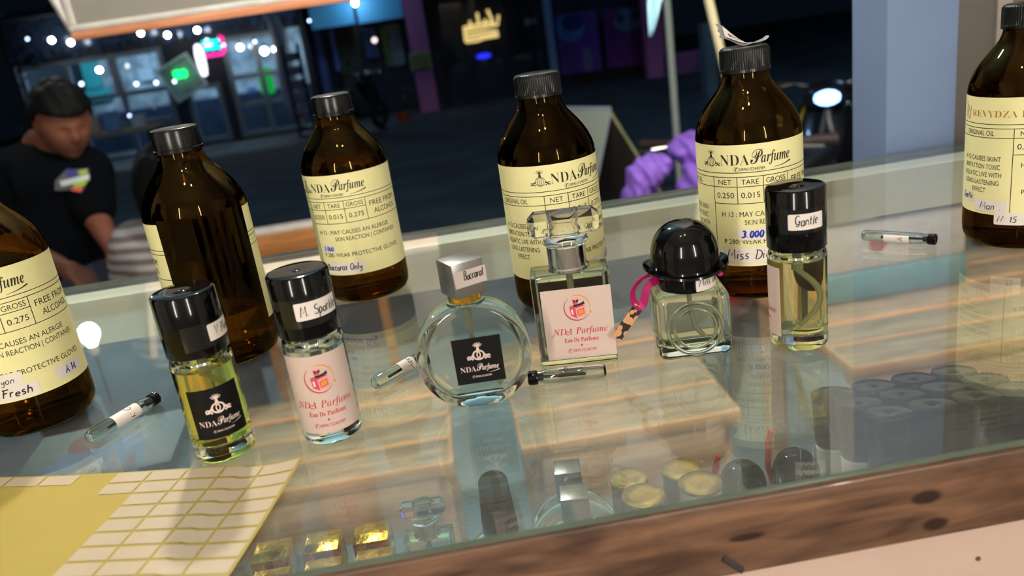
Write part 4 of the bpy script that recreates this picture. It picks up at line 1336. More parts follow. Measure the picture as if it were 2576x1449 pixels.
l0, l1 = P(750, 1225), P(1140, 1165)
table(-.70, l1.x, l0.y - .01, l0.y + .46, ZTB, 'low wooden table seen through the glass under the pink labelled bottle', nb=4)
r0, r1 = P(1310, 1130), P(1855, 1025)
table(r0.x, r1.x + .005, r0.y, r0.y + .62, ZTB, 'low wooden table with orange apron seen through the glass, centre', nb=4)
q0 = P(2135, 918)
table(q0.x, q0.x + 1.5, q0.y - .02, max(q0.y + .62, P(2215, 752).y + .22), ZTB, 'long low wooden table seen through the glass at the right', nb=5)
# white and teal box on the right table
cb = P(2215, 752)
t = thing('cooler_box', 'white box with teal base standing on the long right wooden table', 'box', (cb.x, cb.y + .09, ZTB + .0005))
MB().box(-.26, .26, -.08, .08, 0, .085, bevel=.01).build('base', pm('teal_box_plastic', (96, 142, 146), .5), t)
MB().box(-.255, .255, -.075, .075, .0855, .23, bevel=.01).build('body', pm('white_box_plastic', (206, 196, 186), .5), t)
for q in (-.17, .0):
    MB().lathe([(0, 0), (.025, 0), (.025, .003), (0, .003)], n=24, X=Matrix.Translation((q, -.0752, .16)) @ Matrix.Rotation(PI / 2, 4, 'X')).build('red_mark', pm('red_box_mark', (176, 84, 70), .5), t)
MB().box(-.265, .265, -.085, .085, .2305, .26, bevel=.008).build('lid', pm('white_box_plastic', (206, 196, 186), .5), t)
# white awning sloping out over the tables, with its bulbs
M_AWN = pm('white_awning_sheet', (204, 209, 207), .7, var=.05, scale=2)
def awn_z(y): return 1.90 - (y - .62) * .355
M_AWB = pm('blue_awning_cloth', (108, 148, 168), .8, var=.06, scale=2)
mb = MB()
for xa, xb, mt in ((-2.6, .22, 1), (.22, 3.4, 0)):
    V = [(xa, .62, awn_z(.62)), (xb, .62, awn_z(.62)), (xb, 3.6, awn_z(3.6)), (xa, 3.6, awn_z(3.6))]
    mb.add(V + [(x, y, z + .02) for x, y, z in V], [(3, 2, 1, 0), (4, 5, 6, 7), (0, 1, 5, 4), (1, 2, 6, 5), (2, 3, 7, 6), (3, 0, 4, 7)], mt)
struct('ceiling_awning', mb, [M_AWN, M_AWB], smooth=0)
M_TB = glow('table_bulb_light', (255, 247, 232), LIGHTS['table_bulb'])
for x, y, lb in ((-.25, 1.42, 'glowing bulb under the white awning over the left wooden table'), (.75, .98, 'glowing bulb under the white awning over the centre wooden table'), (1.5, .98, 'glowing bulb under the white awning over the right wooden table')):
    bulb_lamp(x, y, 1.18, awn_z(y), .045, M_TB, lb, 'bulbs under the awning', 'awning_bulb_lamp')
# small wooden stool whose top shows just over the counter edge
a0, a1 = at(640, 622, 2.75), at(800, 592, 2.75)
t = thing('wooden_rail', 'wooden rail with a painted highlight strip on top, standing just beyond the counter edge', 'rail', ((a0.x + a1.x) / 2, 2.97, ZG))
h = a0.z - ZG + .012
MB().box(-.22, .30, -.04, .04, h - .12, h - .016, bevel=.004).build('rail_board', wood('stool_orange_wood', (150, 96, 52), (196, 132, 78), rough=.4), t)
MB().box(-.22, .30, -.04, .04, h - .0158, h, bevel=.003).build('highlight_strip', pm('painted_top_highlight', (206, 192, 180), .6), t)  # pale strip stands in for the highlight on the board's top
for sx in (-.18, .26):
    for sy in (-.02, .02):
        MB().box(sx - .015, sx + .015, sy - .015, sy + .015, 0, h - .1205).build('leg', wood('stool_orange_wood', (150, 96, 52), (196, 132, 78)), t)

# A-frame board
M_AFR = pm('cream_white_board', (206, 212, 190), .6, var=.05, scale=6)
M_AFD = pm('board_back_brown', (72, 66, 60), .8, var=.1, scale=6)
M_AFE = pm('pale_board_edge', (210, 218, 226), .5, var=.05)
N = at(1533, 278, 5.2)
ft = Vector((-.34, .55, 0))
t = thing('a_frame_board', 'cream A frame board standing open on the dark street', 'sign board', (N.x, N.y, ZG))
def panel(top, foot, far, thick, name, mats):
    """board between a top edge and a foot edge; far = offset to the far end"""
    top, foot, far = Vector(top), Vector(foot), Vector(far)
    n = (foot - top).cross(far).normalized() * thick
    V = [top, top + far, foot + far, foot]
    V = V + [v_ + n for v_ in V]
    o = Vector((N.x, N.y, ZG))
    mb = MB().add([v_ - o for v_ in V], [(3, 2, 1, 0)], 0)
    mb.add([v_ - o for v_ in V], [(4, 5, 6, 7)], 1)
    mb.add([v_ - o for v_ in V], [(0, 1, 5, 4), (1, 2, 6, 5), (2, 3, 7, 6), (3, 0, 4, 7)], 2)
    return mb.build(name, mats, t, smooth=0)
fl = Vector((N.x - .36, N.y - .22, ZG)); fr = Vector((N.x + .50, N.y + .10, ZG))
panel(N, fl, ft, .022, 'front_panel', [M_AFR, M_AFD, M_AFE])
panel(N + Vector((.012, .012, 0)), fr, ft, -.022, 'rear_panel', [M_AFR, M_AFD, pm('pale_yellow_edge', (206, 204, 150), .5)])
MB().tube([N + Vector((.006, .0, .012)) - Vector((N.x, N.y, ZG)), N + ft + Vector((.006, 0, .012)) - Vector((N.x, N.y, ZG))], .012, n=8).build('hinge', M_AFE, t)

# poles and the flag
M_POLE = pm('grey_green_steel_pole', (150, 160, 154), .5, var=.06)
def pole(x0, y0, x1, y1, Y, r, mat, name, label, cat):
    A, B = at(x0, y0, Y), at(x1, y1, Y)
    d = (A - B).normalized()
    B = B + d * ((ZG - B.z) / d.z)
    A = A + d * .6
    b = MB().tube([Vector((0, 0, 0)), A - B], r, n=14)
    return tag(b.build(name, mat, loc=B), label, cat)
pole(1678, 0, 1702, 335, 4.3, .019, M_POLE, 'steel_pole', 'thin upright steel pole left of the ribbed cap bottle', 'pole')
pole(1783, 0, 1838, 235, 2.6, .014, wood('bamboo_pole_wood', (176, 164, 128), (214, 204, 170), rough=.6, scale=3, stretch=(8, 8, 1)), 'bamboo_pole', 'leaning pale bamboo pole behind the ribbed cap bottle', 'pole')
f0, f1, f2 = at(1636, 92, 2.5), at(1628, -120, 2.5), at(1720, -120, 2.5)
V, F = [], []
n = 16
for i in range(n + 1):
    v_ = i / n
    for j in range(7):
        u = j / 6
        L_ = f0.lerp(f1, v_); R_ = f0.lerp(f2, v_ ** .75)
        p = L_.lerp(R_, u)
        V.append((p.x, p.y + .02 * math.sin(u * 7 + v_ * 2), p.z))
for i in range(n):
    for j in range(6):
        a = i * 7 + j
        F.append((a, a + 1, a + 8, a + 7))
o = MB().add(V, F).build('cloth_flag', pm('pale_blue_white_cloth', (176, 224, 240), .7, var=.05), smooth=80)
sm = o.modifiers.new('thick', 'SOLIDIFY'); sm.thickness = .003
tag(o, 'pale blue white cloth flag hanging with its pointed tip down', 'flag')

# hanging board top left
HB = 1.75
c0, c1 = at(178, 84, HB), at(990, -28, HB)
t = thing('hanging_board', 'grey board in a white frame hanging over the street', 'hanging board', (c0.x, c0.y, c0.z))
wd = c1.x - c0.x
M_HB = pm('grey_weathered_board', (112, 108, 100), .8, var=.07, scale=5)
M_HF = pm('worn_white_frame', (176, 172, 166), .6, var=.12, scale=30)
MB().box(.014, wd, .004, .018, .014, .40).build('panel', M_HB, t)
MB().box(0, wd, 0, .02, .002, .0138, bevel=.001).build('frame_rail', M_HF, t)
MB().box(0, .0138, 0, .02, .0142, .40, bevel=.001).build('frame_rail', M_HF, t)
MB().box(0, wd, .0, .024, -.014, .0018, bevel=.001).build('wood_strip', wood('orange_strip_wood', (150, 92, 62), (190, 126, 90), rough=.5), t)
br = at(128, -10, HB) - c0
MB().tube([(0.004, .012, .004), (br.x, .012, br.z + .0), (br.x * 2.2, .012, br.z * 2.2)], .011, n=10).build('bracket', M_HF, t)

# street bulb that shows as a bright mirror spot in the glass
bulb_lamp(-1.45, 3.05, .74, awn_z(3.05), .036, glow('stall_bulb_light', (255, 246, 230), LIGHTS['stall_bulb']), 'bright bulb hanging high over the street in front of the coffee stall', name='stall_bulb_lamp')

# ------------------------------------------------------------------ scooters
M_TYRE = pm('tyre_rubber', (20, 20, 20), .85)

M_STEEL = pm('bright_steel', (190, 190, 188), .25, metal=1)
def scooter(loc, rz, label, body, trim, seat=(24, 22, 22), lit=0.0, name='scooter', group=None, stripes=None, mirrors=True):
    t = thing(name, label, 'motor scooter', loc, rz, group)
    mb_, mt = pm('scooter_body_%d_%d_%d' % body, body, .25, coat=.5), pm('scooter_trim_%d_%d_%d' % trim, trim, .3, coat=.4)
    for yy in (-.62, .62):
        w_ = thing('wheel', None, None, (0, yy, .26)); w_.parent = t
        Xr = Matrix.Rotation(PI / 2, 4, 'Y')
        n = 36
        MB().lathe([(.17, -.035), (.235, -.045), (.26, -.02), (.26, .02), (.235, .045), (.17, .035), (.17, -.035)], n=n, X=Xr).build('tyre', M_TYRE, w_, smooth=50)
        mb = MB().lathe([(.168, -.03), (.168, .03), (.15, .03), (.15, -.03), (.168, -.03)], n=n, X=Xr)
        for k in range(5):
            a = 2 * PI * k / 5
            mb.tube([(0, .03 * math.sin(a), .03 * math.cos(a)), (0, .155 * math.sin(a), .155 * math.cos(a))], .014, n=8)
        mb.lathe([(0, -.05), (.04, -.05), (.04, .05), (0, .05)], n=20, X=Xr)
        mb.build('rim', M_DKM, w_, smooth=40)
    # front leg shield and apron
    mb = MB()
    V, F = [], []
    prof = [(-.60, .42, .10), (-.58, .56, .17), (-.50, .70, .20), (-.42, .82, .18), (-.38, .90, .12)]
    for (yy, zz, ww) in prof:
        for k in range(9):
            a = -1 + 2 * k / 8
            V.append((a * ww, yy + .10 * a * a, zz))
    for i in range(len(prof) - 1):
        for k in range(8):
            a = i * 9 + k
            F.append((a, a + 1, a + 10, a + 9))
    mb.add(V, F)
    o = mb.build('leg_shield', mb_, t, smooth=60)
    sd = o.modifiers.new('thick', 'SOLIDIFY'); sd.thickness = .03
    mb = MB()
    mb.tube([(0, -.72, .50), (0, -.62, .545), (0, -.46, .50)], [.05, .085, .05], n=12, flat=.5)
    mb.build('front_fender', mt, t, smooth=60)
    MB().tube([(-.05, -.62, .27), (-.05, -.50, .62), (0, -.42, .85)], .022, n=8).build('fork', M_STEEL, t)
    MB().tube([(.05, -.62, .27), (.05, -.50, .62), (.0, -.42, .85)], .022, n=8).build('fork', M_STEEL, t)
    # floor, tail, seat
    mb = MB().box(-.14, .14, -.36, .10, .30, .36, bevel=.03)
    mb.build('floorboard', M_DKM, t)
    V, F = [], []
    sec = [(.06, .33, .12, .30), (.20, .36, .16, .62), (.45, .42, .17, .70), (.72, .52, .13, .72), (.92, .60, .05, .74)]
    for (yy, zl, ww, zh) in sec:
        for k in range(10):
            a = PI * k / 9
            V.append((ww * math.cos(a), yy, zl + (zh - zl) * math.sin(a) ** .7))
    for i in range(len(sec) - 1):
        for k in range(9):
            a = i * 10 + k
            F.append((a, a + 10, a + 11, a + 1))
    mb = MB().add(V, F); mb.add(V[-10:], [tuple(range(10))])
    mb.build('tail_fairing', mb_, t, smooth=60)
    mb = MB().box(-.13, .13, .16, .80, .70, .79, bevel=.04, seg=3)
    mb.build('seat', pm('scooter_seat_%d' % seat[0], seat, .6), t)
    # handlebar
    mb = MB().tube([(-.33, -.28, .99), (-.18, -.36, 1.0), (0, -.40, .95), (.18, -.36, 1.0), (.33, -.28, .99)], .014, n=10)
    mb.build('handlebar', M_STEEL, t, smooth=60)
    mb = MB().ball((0, -.42, .93), .11, sub=3, scale=(1.3, .85, .8))
    mb.build('head_cowl', mt, t)
    for s in (-1, 1):
        MB().tube([(s * .215, -.345, 1.0), (s * .34, -.277, .99), (s * .36, -.268, .989)], [.019, .019, .022], n=12).build('grip', pm('dark_brown_grip', (46, 34, 30), .6), t)
        MB().tube([(s * .20, -.375, 1.0), (s * .26, -.40, .995), (s * .34, -.36, .985)], .007, n=8).build('brake_lever', M_STEEL, t)
        if not mirrors: continue
        g = MB().tube([(s * .15, -.37, 1.0), (s * .20, -.38, 1.10), (s * .25, -.38, 1.16)], .006, n=8).build('mirror_stem', M_DKM, t)
        MB().ball((s * .29, -.38, 1.19), .05, sub=2, scale=(1.2, .3, .8)).build('mirror', M_DKM, g)
    m_l = glow('headlight_on_%d' % int(lit), (120, 170, 255), lit) if lit else pm('headlight_off', (150, 156, 160), .15)
    MB().ball((0, -.505, .92), .06, sub=2, scale=(1.25, .35, .75)).build('headlight', m_l, t)
    if stripes:
        ms = pm('scooter_stripe', stripes, .4)
        for s in (-1, 1):
            MB().tube([(s * .172, .20, .50), (s * .178, .45, .58), (s * .14, .72, .64)], [.012, .022, .006], n=8, flat=.3).build('stripe', ms, t)
            MB().tube([(s * .15, -.52, .60), (s * .175, -.44, .74), (s * .13, -.35, .86)], [.01, .02, .006], n=8, flat=.4).build('stripe', ms, t)
    return t
HX = at(1815, 400, 2.95)
sc1 = scooter((HX.x + .27, 2.95 + .32, ZG), R(-40), 'red and white scooter parked beyond the counter under a purple jacket', (196, 36, 46), (206, 198, 190), mirrors=False)
sc1.scale = (1.06, 1.06, 1.06)
# purple jacket over the handlebar
bm = bmesh.new()
bmesh.ops.create_icosphere(bm, subdivisions=4, radius=1)
from mathutils import noise
def jblob(mb, c, r, seed, mat=0):
    bm = bmesh.new()
    bmesh.ops.create_icosphere(bm, subdivisions=4, radius=1)
    for v_ in bm.verts:
        q = v_.co.copy()
        k = 1 + .16 * noise.noise(q * 2.2 + Vector((seed, 0, 0))) + .10 * math.sin(q.x * 9 + q.z * 4 + seed)
        v_.co = Vector((c[0] + q.x * r[0] * k, c[1] + q.y * r[1] * k, c[2] + q.z * r[2] * k))
    mb.from_bm(bm, mat)
bm.free()
M_PURP = pm('purple_jacket_cloth', (132, 92, 196), .75, var=.15, scale=18, bump=.4)
J = lambda x, y, Y: at(x, y, Y)
mb = MB()
K = 1.62
for (x, y, Y, r, sd) in ((1622, 442, 2.72, (.036, .05, .040), 1.0), (1648, 420, 2.80, (.035, .05, .030), 5.0), (1608, 520, 2.72, (.034, .045, .085), 2.0), (1738, 372, 2.86, (.050, .06, .034), 3.0), (1772, 405, 2.80, (.045, .06, .055), 6.0), (1765, 470, 2.76, (.05, .05, .06), 4.0)):
    jblob(mb, J(x, y, Y), [q * K for q in r], sd)
o = mb.build('jacket', M_PURP, smooth=80)
rm = o.modifiers.new('weld', 'REMESH'); rm.mode = 'VOXEL'; rm.voxel_size = .006; rm.use_smooth_shade = True
s_ = o.modifiers.new('soft', 'SMOOTH'); s_.iterations = 4
tag(o, 'purple jacket draped over the scooter handlebar', 'jacket')
p = at(2080, 215, 4.6)
scooter((p.x + .24, 5.05, ZG), R(-28), 'dark scooter with bluish headlight riding on the unlit street', (16, 18, 24), (26, 26, 30), lit=8, stripes=(150, 140, 40), mirrors=False)
p = at(900, 260, 14.6)
scooter((p.x, 14.4, ZG), R(150), 'dark scooter parked by the pink pillar of the house opposite', (22, 26, 34), (30, 30, 36))

# ------------------------------------------------------------------ across the street
YS = 16.5
O_ = Vector((0, YS, 0))
def fx(x, y, Y=YS): return at(x, y, Y).x
def fz(x, y, Y=YS): return at(x, y, Y).z
def frect(mb, xa, ya, xb, yb, Y0, Y1, mat=0, bevel=0.0, off=None):
    """box between two opposite corners taken in the facade plane Y0, running back to Y1"""
    A, B = at(xa, ya, Y0), at(xb, yb, Y0)
    x0, x1 = sorted((A.x, B.x)); z0, z1 = sorted((A.z, B.z))
    o = off or Vector((0, 0, 0))
    mb.box(x0 - o.x, x1 - o.x, Y0 - o.y, Y1 - o.y, z0 - o.z, z1 - o.z, mat, bevel)
    return x0, x1, z0, z1
M_DKWALL = pm('dark_shop_wall', (28, 36, 46), .7, var=.2, scale=3)
M_DKBLUE = pm('dark_blue_facade', (26, 34, 50), .6, var=.25, scale=2)
M_FRAME = pm('grey_window_frame', (98, 112, 124), .5, var=.08)
M_SHOPIN = pm('mottled_grey_poster_wall', (150, 166, 172), .8, var=.55, scale=3.0)
M_TEAL = pm('teal_painted_panel', (60, 176, 178), .6, var=.06)
M_BROWN = pm('brown_shop_panel', (78, 66, 66), .7)
M_PANE = pane('shop_window_glass', (232, 240, 244), dust=.03, dustcol=(120, 140, 160), scale=2)
xl, xr = fx(60, 250), fx(768, 150)
SO = Vector(((xl + xr) / 2, YS, ZG))
shop = thing('coffee_stall', 'dark coffee stall with large lit windows across the street', 'building', SO)
ztop = fz(400, 5) ; zb = ZG
b = MB().box(xl - SO.x, xr - SO.x, 3.0, 3.1, 0, ztop - ZG); b.build('rear_wall', M_SHOPIN, shop)
b = MB().box(xl - SO.x - .1, xl - SO.x, 0, 3.1, 0, ztop - ZG); b.build('side_wall', M_DKWALL, shop)
b = MB().box(xr - SO.x, xr - SO.x + .1, 0, 3.1, 0, ztop - ZG); b.build('side_wall', M_DKWALL, shop)
b = MB().box(xl - SO.x - .1, xr - SO.x + .1, -.85, 3.1, ztop - ZG, ztop - ZG + .1); b.build('roof', M_DKWALL, shop)
# fascia of hanging strips
b = MB()
zA, zB_ = fz(400, 62), fz(400, 118)
z_lo = zB_ - ZG; z_hi = ztop - ZG - .02
b.box(xl - SO.x, xr - SO.x, -.02, .02, z_lo, z_hi)
b.build('fascia', M_DKBLUE, shop)
rnd = random.Random(3)
b = MB()
nst = 70
for k in range(nst):
    xx = xl - SO.x + (xr - xl) * (k + .5) / nst
    b.box(xx - .034, xx + .034, -.07, -.03, z_lo + rnd.uniform(0, .22), z_lo + .95)
o = b.build('curtain_strips', pm('shiny_plastic_strips', (64, 84, 118), .18, var=.5, scale=9, metal=.3), shop)
# sill walls and window frames
W1 = (fx(165, 170), fx(412, 150)); W2 = (fx(430, 140), fx(530, 140)); W3 = (fx(560, 130), fx(722, 110))
zt = z_lo
zs1 = fz(300, 290) - ZG; zs3 = fz(640, 322) - ZG
def win(x0, x1, z0, z1, vs, hs, label='window_frame'):
    mb = MB()
    t_ = .045
    for xx in [x0 + t_, x1 - t_] + [x0 + (x1 - x0) * v_ for v_ in vs]:
        mb.box(xx - SO.x - t_, xx - SO.x + t_, -.03, .05, z0, z1)
    for zz in [z0 + t_, z1 - t_] + [z0 + (z1 - z0) * h_ for h_ in hs]:
        mb.box(x0 - SO.x, x1 - SO.x, -.025, .045, zz - t_, zz + t_)
    f = mb.build(label, M_FRAME, shop)
    MB().add([(x0 - SO.x, .01, z0), (x1 - SO.x, .01, z0), (x1 - SO.x, .01, z1), (x0 - SO.x, .01, z1)], [(0, 1, 2, 3)]).build('pane', M_PANE, f, smooth=0)
    return f
win(xl + .05, W1[1], zs1 - .85, zt, (.33, .66), (.33, .62))
win(W3[0], xr - .25, zs3 - .15, zt, (.5,), (.32, .6))
win(W2[0] + .1, W2[1] + .05, zs3 - .15, zs3 + .95, (), ())
b = MB()
b.box(W1[1] - SO.x, W2[0] - SO.x + .1, -.01, .03, 0, zt); b.box(W2[1] - SO.x + .05, W3[0] - SO.x, -.01, .03, 0, zt)
b.box(W2[0] - SO.x + .1, W2[1] - SO.x + .05, -.01, .03, zs3 + .95, zt)
b.build('dark_pier', M_DKWALL, shop)
b = MB().box(xl - SO.x, xr - SO.x, -.05, .06, 0, zs3 - .15); b.build('sill_wall', M_DKWALL, shop)
# inside the stall: panels on the rear wall, counter, shelf goods
YI = YS + 2.9
def inner(xa, ya, xb, yb, name, mat, Y=YI, d=.05):
    mb = MB()
    frect(mb, xa, ya, xb, yb, Y, Y + d, off=SO)
    return mb.build(name, mat, shop)
inner(196, 150, 262, 222, 'teal_panel', M_TEAL)
inner(212, 226, 284, 250, 'teal_panel', M_TEAL)
inner(266, 140, 300, 235, 'brown_panel', M_BROWN)
inner(345, 175, 392, 200, 'white_notice', pm('white_notice_board', (176, 200, 208), .6))
inner(150, 160, 192, 222, 'pale_panel', pm('pale_mint_panel', (150, 190, 176), .6, var=.3, scale=6))
for k, (xa, ya, xb, yb, c) in enumerate(((545, 218, 566, 246, (176, 76, 64)), (620, 222, 644, 240, (92, 120, 176)), (690, 236, 706, 262, (140, 140, 130)))):
    inner(xa, ya, xb, yb, 'shelf_item', pm('shelf_item_%d' % k, c, .5), Y=YS + 1.6, d=.2)
mb = MB(); mb.box(xl - SO.x + .2, xr - SO.x - .2, 1.4, 2.0, 0, zs3 + .6); mb.build('service_counter', pm('blue_grey_counter', (42, 60, 84), .6, var=.3, scale=4), shop)
# tube lights in the stall ceiling
for k, q in enumerate((.2, .5, .8)):
    MB().box(xl + (xr - xl) * q - SO.x - .5, xl + (xr - xl) * q - SO.x + .5, .9, .98, ztop - ZG - .09, ztop - ZG - .03).build('ceiling_light', glow('stall_tube', (196, 226, 255), LIGHTS['shop']), shop)
# diamond menu board and neon signs
d = at(458, 196, YS - .25)
t = thing('diamond_board', 'tilted square white framed board hanging in the stall doorway', 'sign board', d); t.scale = (1.56,) * 3
Xd = Matrix.Rotation(R(-22), 4, 'Y')
MB().box(-.20, .20, 0, .02, -.20, .20, X=Xd).build('panel', pm('mottled_board_face', (132, 146, 150), .6, var=.4, scale=7), t)
mb = MB()
for s in (-1, 1):
    mb.box(s * .205 - .012, s * .205 + .012, -.012, .025, -.217, .217, X=Xd)
    mb.box(-.192, .192, -.012, .025, s * .205 - .012, s * .205 + .012, X=Xd)
mb.build('frame', pm('white_board_frame', (190, 204, 212), .5), t)
def squiggle(w_, h_, n, ph=0.0):
    return [(-w_ / 2 + w_ * i / n, -.03, h_ / 2 * math.sin(i * 1.9 + ph)) for i in range(n + 1)]
d = at(455, 186, YS - .34)
t = thing('green_neon_sign', 'green glowing neon scribble on the diamond board', 'neon sign', d); t.scale = (1.56,) * 3
for k in (0, 1):
    MB().tube([(x, y, z + .03 * k - .015) for x, y, z in squiggle(.15, .07, 24, k)], .008, n=6).build('neon_tube', glow('green_neon', (20, 255, 110), 3.0), t)
d = at(534, 116, YS - .30)
t = thing('pink_neon_sign', 'pink framed neon sign with cyan glowing lines on the stall front', 'neon sign', d); t.scale = (1.56,) * 3
fr_ = [(-.16, 0, -.10), (.09, 0, -.10), (.13, 0, -.06), (.13, 0, .09), (.10, 0, .09)]
MB().tube(fr_, .018, n=8).build('frame_tube', glow('pink_neon', (255, 40, 150), 2.2), t)
for k, (ww, zz) in enumerate(((.20, .05), (.20, -.02))):
    MB().tube([(x, y, z + zz) for x, y, z in squiggle(ww, .045, 26, k)], .010, n=6).build('neon_tube', glow('cyan_neon', (20, 240, 235), 2.6), t)
MB().ball((-.05, .01, .025), .035, sub=2, scale=(1.6, .5, .7)).build('glow_dot', glow('pink_neon', (255, 40, 150), 2.2), t)
d = at(505, 150, YS - .55)
tag(MB().lathe([(0, -.30), (.05, -.28), (.075, -.12), (.08, .09), (.055, .25), (0, .28)], n=18).build('paper_lantern', glow('lantern_white', (240, 240, 255), 2.4), loc=d), 'white glowing lantern hanging beside the pink neon sign', 'lantern')
d = at(669, 203, YS + .9)
tag(MB().box(-.13, .13, -.08, .08, -.26, .26, bevel=.04).build('green_light_box', glow('green_box_light', (12, 190, 70), .75), loc=d), 'green glowing rounded box inside the stall window', 'light box')
# string of bulbs
M_SB = glow('string_bulb', (255, 250, 232), 26.0)
M_SBB = glow('string_bulb_small', (190, 214, 255), 6.0)
spots = [(130, 101, 1), (178, 107, 1), (354, 83, 1), (421, 88, 1), (496, 76, 1), (250, 176, 1), (205, 211, .7), (343, 211, .7), (393, 208, .7), (439, 205, .6), (604, 119, 1.1), (665, 128, 1.4), (694, 123, 1.05), (69, 98, .5), (326, 291, .5), (520, 100, .5), (563, 113, .5), (641, 105, .6), (778, 52, .5)]
places = ['far left of the upper row', 'second from left under the hanging board corner', 'upper row below the hanging board', 'upper row right of the board shadow', 'upper row above the pink neon sign', 'in front of the teal panel', 'above the man\'s head', 'low beside the white notice', 'low at the edge of the left window', 'low on the diamond board', 'right window, first of the bright three', 'right window, biggest and brightest', 'right window, last of the bright three', 'tiny bluish one at the far left', 'hanging lowest over the table', 'tiny left of the pink neon', 'tiny right of the pink neon', 'tiny above the bright three', 'tiny at the light blue panel']
for (x, y, s), pl in zip(spots, places):
    p = at(x, y, YS - (.45 if y < 150 else .72))
    t = thing('string_bulb', 'glowing stall bulb, ' + pl, 'light bulb', p, 0, 'bulbs strung on the coffee stall')
    r = .046 * s
    MB().ball((0, 0, 0), r, sub=2).build('bulb', M_SB if s >= .95 else M_SBB, t)
    MB().tube([(0, 0, r * .9), (0, 0, r * 2.1)], r * .4, n=8).build('bulb_holder', M_DKM, t)
    MB().tube([(0, 0, r * 2.0), (0, 0, max(.12, ztop - p.z - .001))], .004, n=5).build('cord', M_DKM, t)
# feather banner, ladder rack, plants
pA = [at(x, y, YS - .6) for x, y in ((668, 20), (690, 60), (706, 120), (715, 190), (728, 250), (748, 300))]
V, F = [], []
for i, p in enumerate(pA):
    for q in (-.115, .115):
        V.append((p.x + q, p.y, p.z))
    if i: F.append((2 * i - 2, 2 * i - 1, 2 * i + 1, 2 * i))
o = MB().add(V, F).build('banner', pm('white_banner_cloth', (150, 156, 172), .7, var=.1), smooth=80)
so = o.modifiers.new('thick', 'SOLIDIFY'); so.thickness = .01
tag(o, 'curved white banner at the right end of the coffee stall', 'banner')
pA = [at(x, y, YS - .55) for x, y in ((700, 50), (716, 110), (722, 190), (738, 270))]
tag(MB().tube(pA, .034, n=8).build('banner_pole', pm('red_banner_pole', (120, 30, 34), .5)), 'thin red pole behind the white banner', 'pole')
A, B = at(742, 110, YS - 1.0), at(772, 320, YS - 1.0)
t = thing('dark_rack', 'narrow dark rack beside the white banner', 'rack', (B.x, B.y, ZG))
hh = A.z - ZG
for q in (-.14, .14):
    MB().box(q - .015, q + .015, -.12, .12, 0, hh).build('upright', M_DKM, t)
for k in range(6):
    MB().box(-.125, .125, -.12, .12, .15 + k * (hh - .2) / 6, .17 + k * (hh - .2) / 6).build('shelf', M_DKM, t)
    if k: MB().box(-.11, .11, -.10, .08, .1705 + k * (hh - .2) / 6, .30 + k * (hh - .2) / 6).build('carton', pm('pale_violet_carton', (120, 112, 140), .7), t)
def plant(x, y, Y, h, w_, label, pot=None, col=(34, 48, 36), seed=1, n=90):
    p = at(x, y, Y)
    t = thing('potted_plant', label, 'plant', (p.x, Y, ZG))
    z0 = 0
    if pot:
        MB().lathe([(0, 0), (w_ * .35, 0), (w_ * .5, w_ * .7), (w_ * .46, w_ * .7), (w_ * .42, w_ * .62), (0, w_ * .62)], n=20).build('pot', pm('pot_%d_%d' % pot[:2], pot, .7), t); z0 = w_ * .62
    r_ = random.Random(seed)
    mb = MB().tube([(0, 0, z0), (.01, 0, z0 + h * .5), (0, .01, z0 + h * .8)], [.02, .015, .006], n=6)
    mb.build('stem', pm('plant_stem', (60, 50, 38), .8), t)
    mb = MB()
    for k in range(n):
        a = r_.uniform(0, 2 * PI); zz = z0 + h * r_.uniform(.25, 1); rr = w_ * r_.uniform(.1, 1) * math.sin(PI * min(1, max(.1, (zz - z0) / h * .8 + .1)))
        c = Vector((rr * math.cos(a), rr * math.sin(a), zz)); l = r_.uniform(.06, .14) * (h ** .5)
        dv = Vector((math.cos(a), math.sin(a), r_.uniform(-.3, .8))).normalized() * l
        sd = dv.cross(Vector((0, 0, 1))).normalized() * l * .25
        mb.add([c, c + dv * .5 + sd, c + dv, c + dv * .5 - sd], [(0, 1, 2, 3)])
    mb.build('foliage', pm('leaf_%d_%d' % col[:2], col, .6, var=.3), t, smooth=0)
    return t
plant(1010, 270, 15.3, .85, .26, 'small plant in an orange pot at the foot of the pink pillar', pot=(150, 70, 44), seed=4)
plant(60, 300, 14.8, 3.4, .62, 'tall dark bush at the left end of the coffee stall', seed=6, n=240)
plant(1800, 170, 13.2, .8, .8, 'low dark bush on the unlit ground before the low pink wall', seed=8, n=160)
# table and stools before the stall
p = at(262, 345, 13.4)
t = thing('stall_table', 'narrow table with things on it in front of the coffee stall', 'table', (p.x, 13.4, ZG))
MB().box(-.85, .85, -.3, .3, .70, .75).build('table_top', pm('pale_table_wood', (150, 132, 112), .6), t)
for sx in (-.78, .78):
    for sy in (-.24, .24):
        MB().box(sx - .03, sx + .03, sy - .03, sy + .03, 0, .6995).build('leg', M_DKM, t)
for (xx, w2_, h_, c, nm, lb) in ((-.15, .12, .25, (196, 176, 150), 'cardboard_box', 'tan carton on the stall table'), (.18, .11, .30, (120, 160, 200), 'water_jug', 'bluish jug on the stall table'), (.58, .09, .19, (200, 204, 206), 'paper_bag', 'small white bag at the end of the stall table')):
    o = MB().box(-w2_, w2_, -.07, .07, 0, h_, bevel=.012).build(nm, pm(nm + '_mat', c, .6), loc=(p.x + xx, 13.4, ZG + .7502))
    tag(o, lb, nm.split('_')[1])

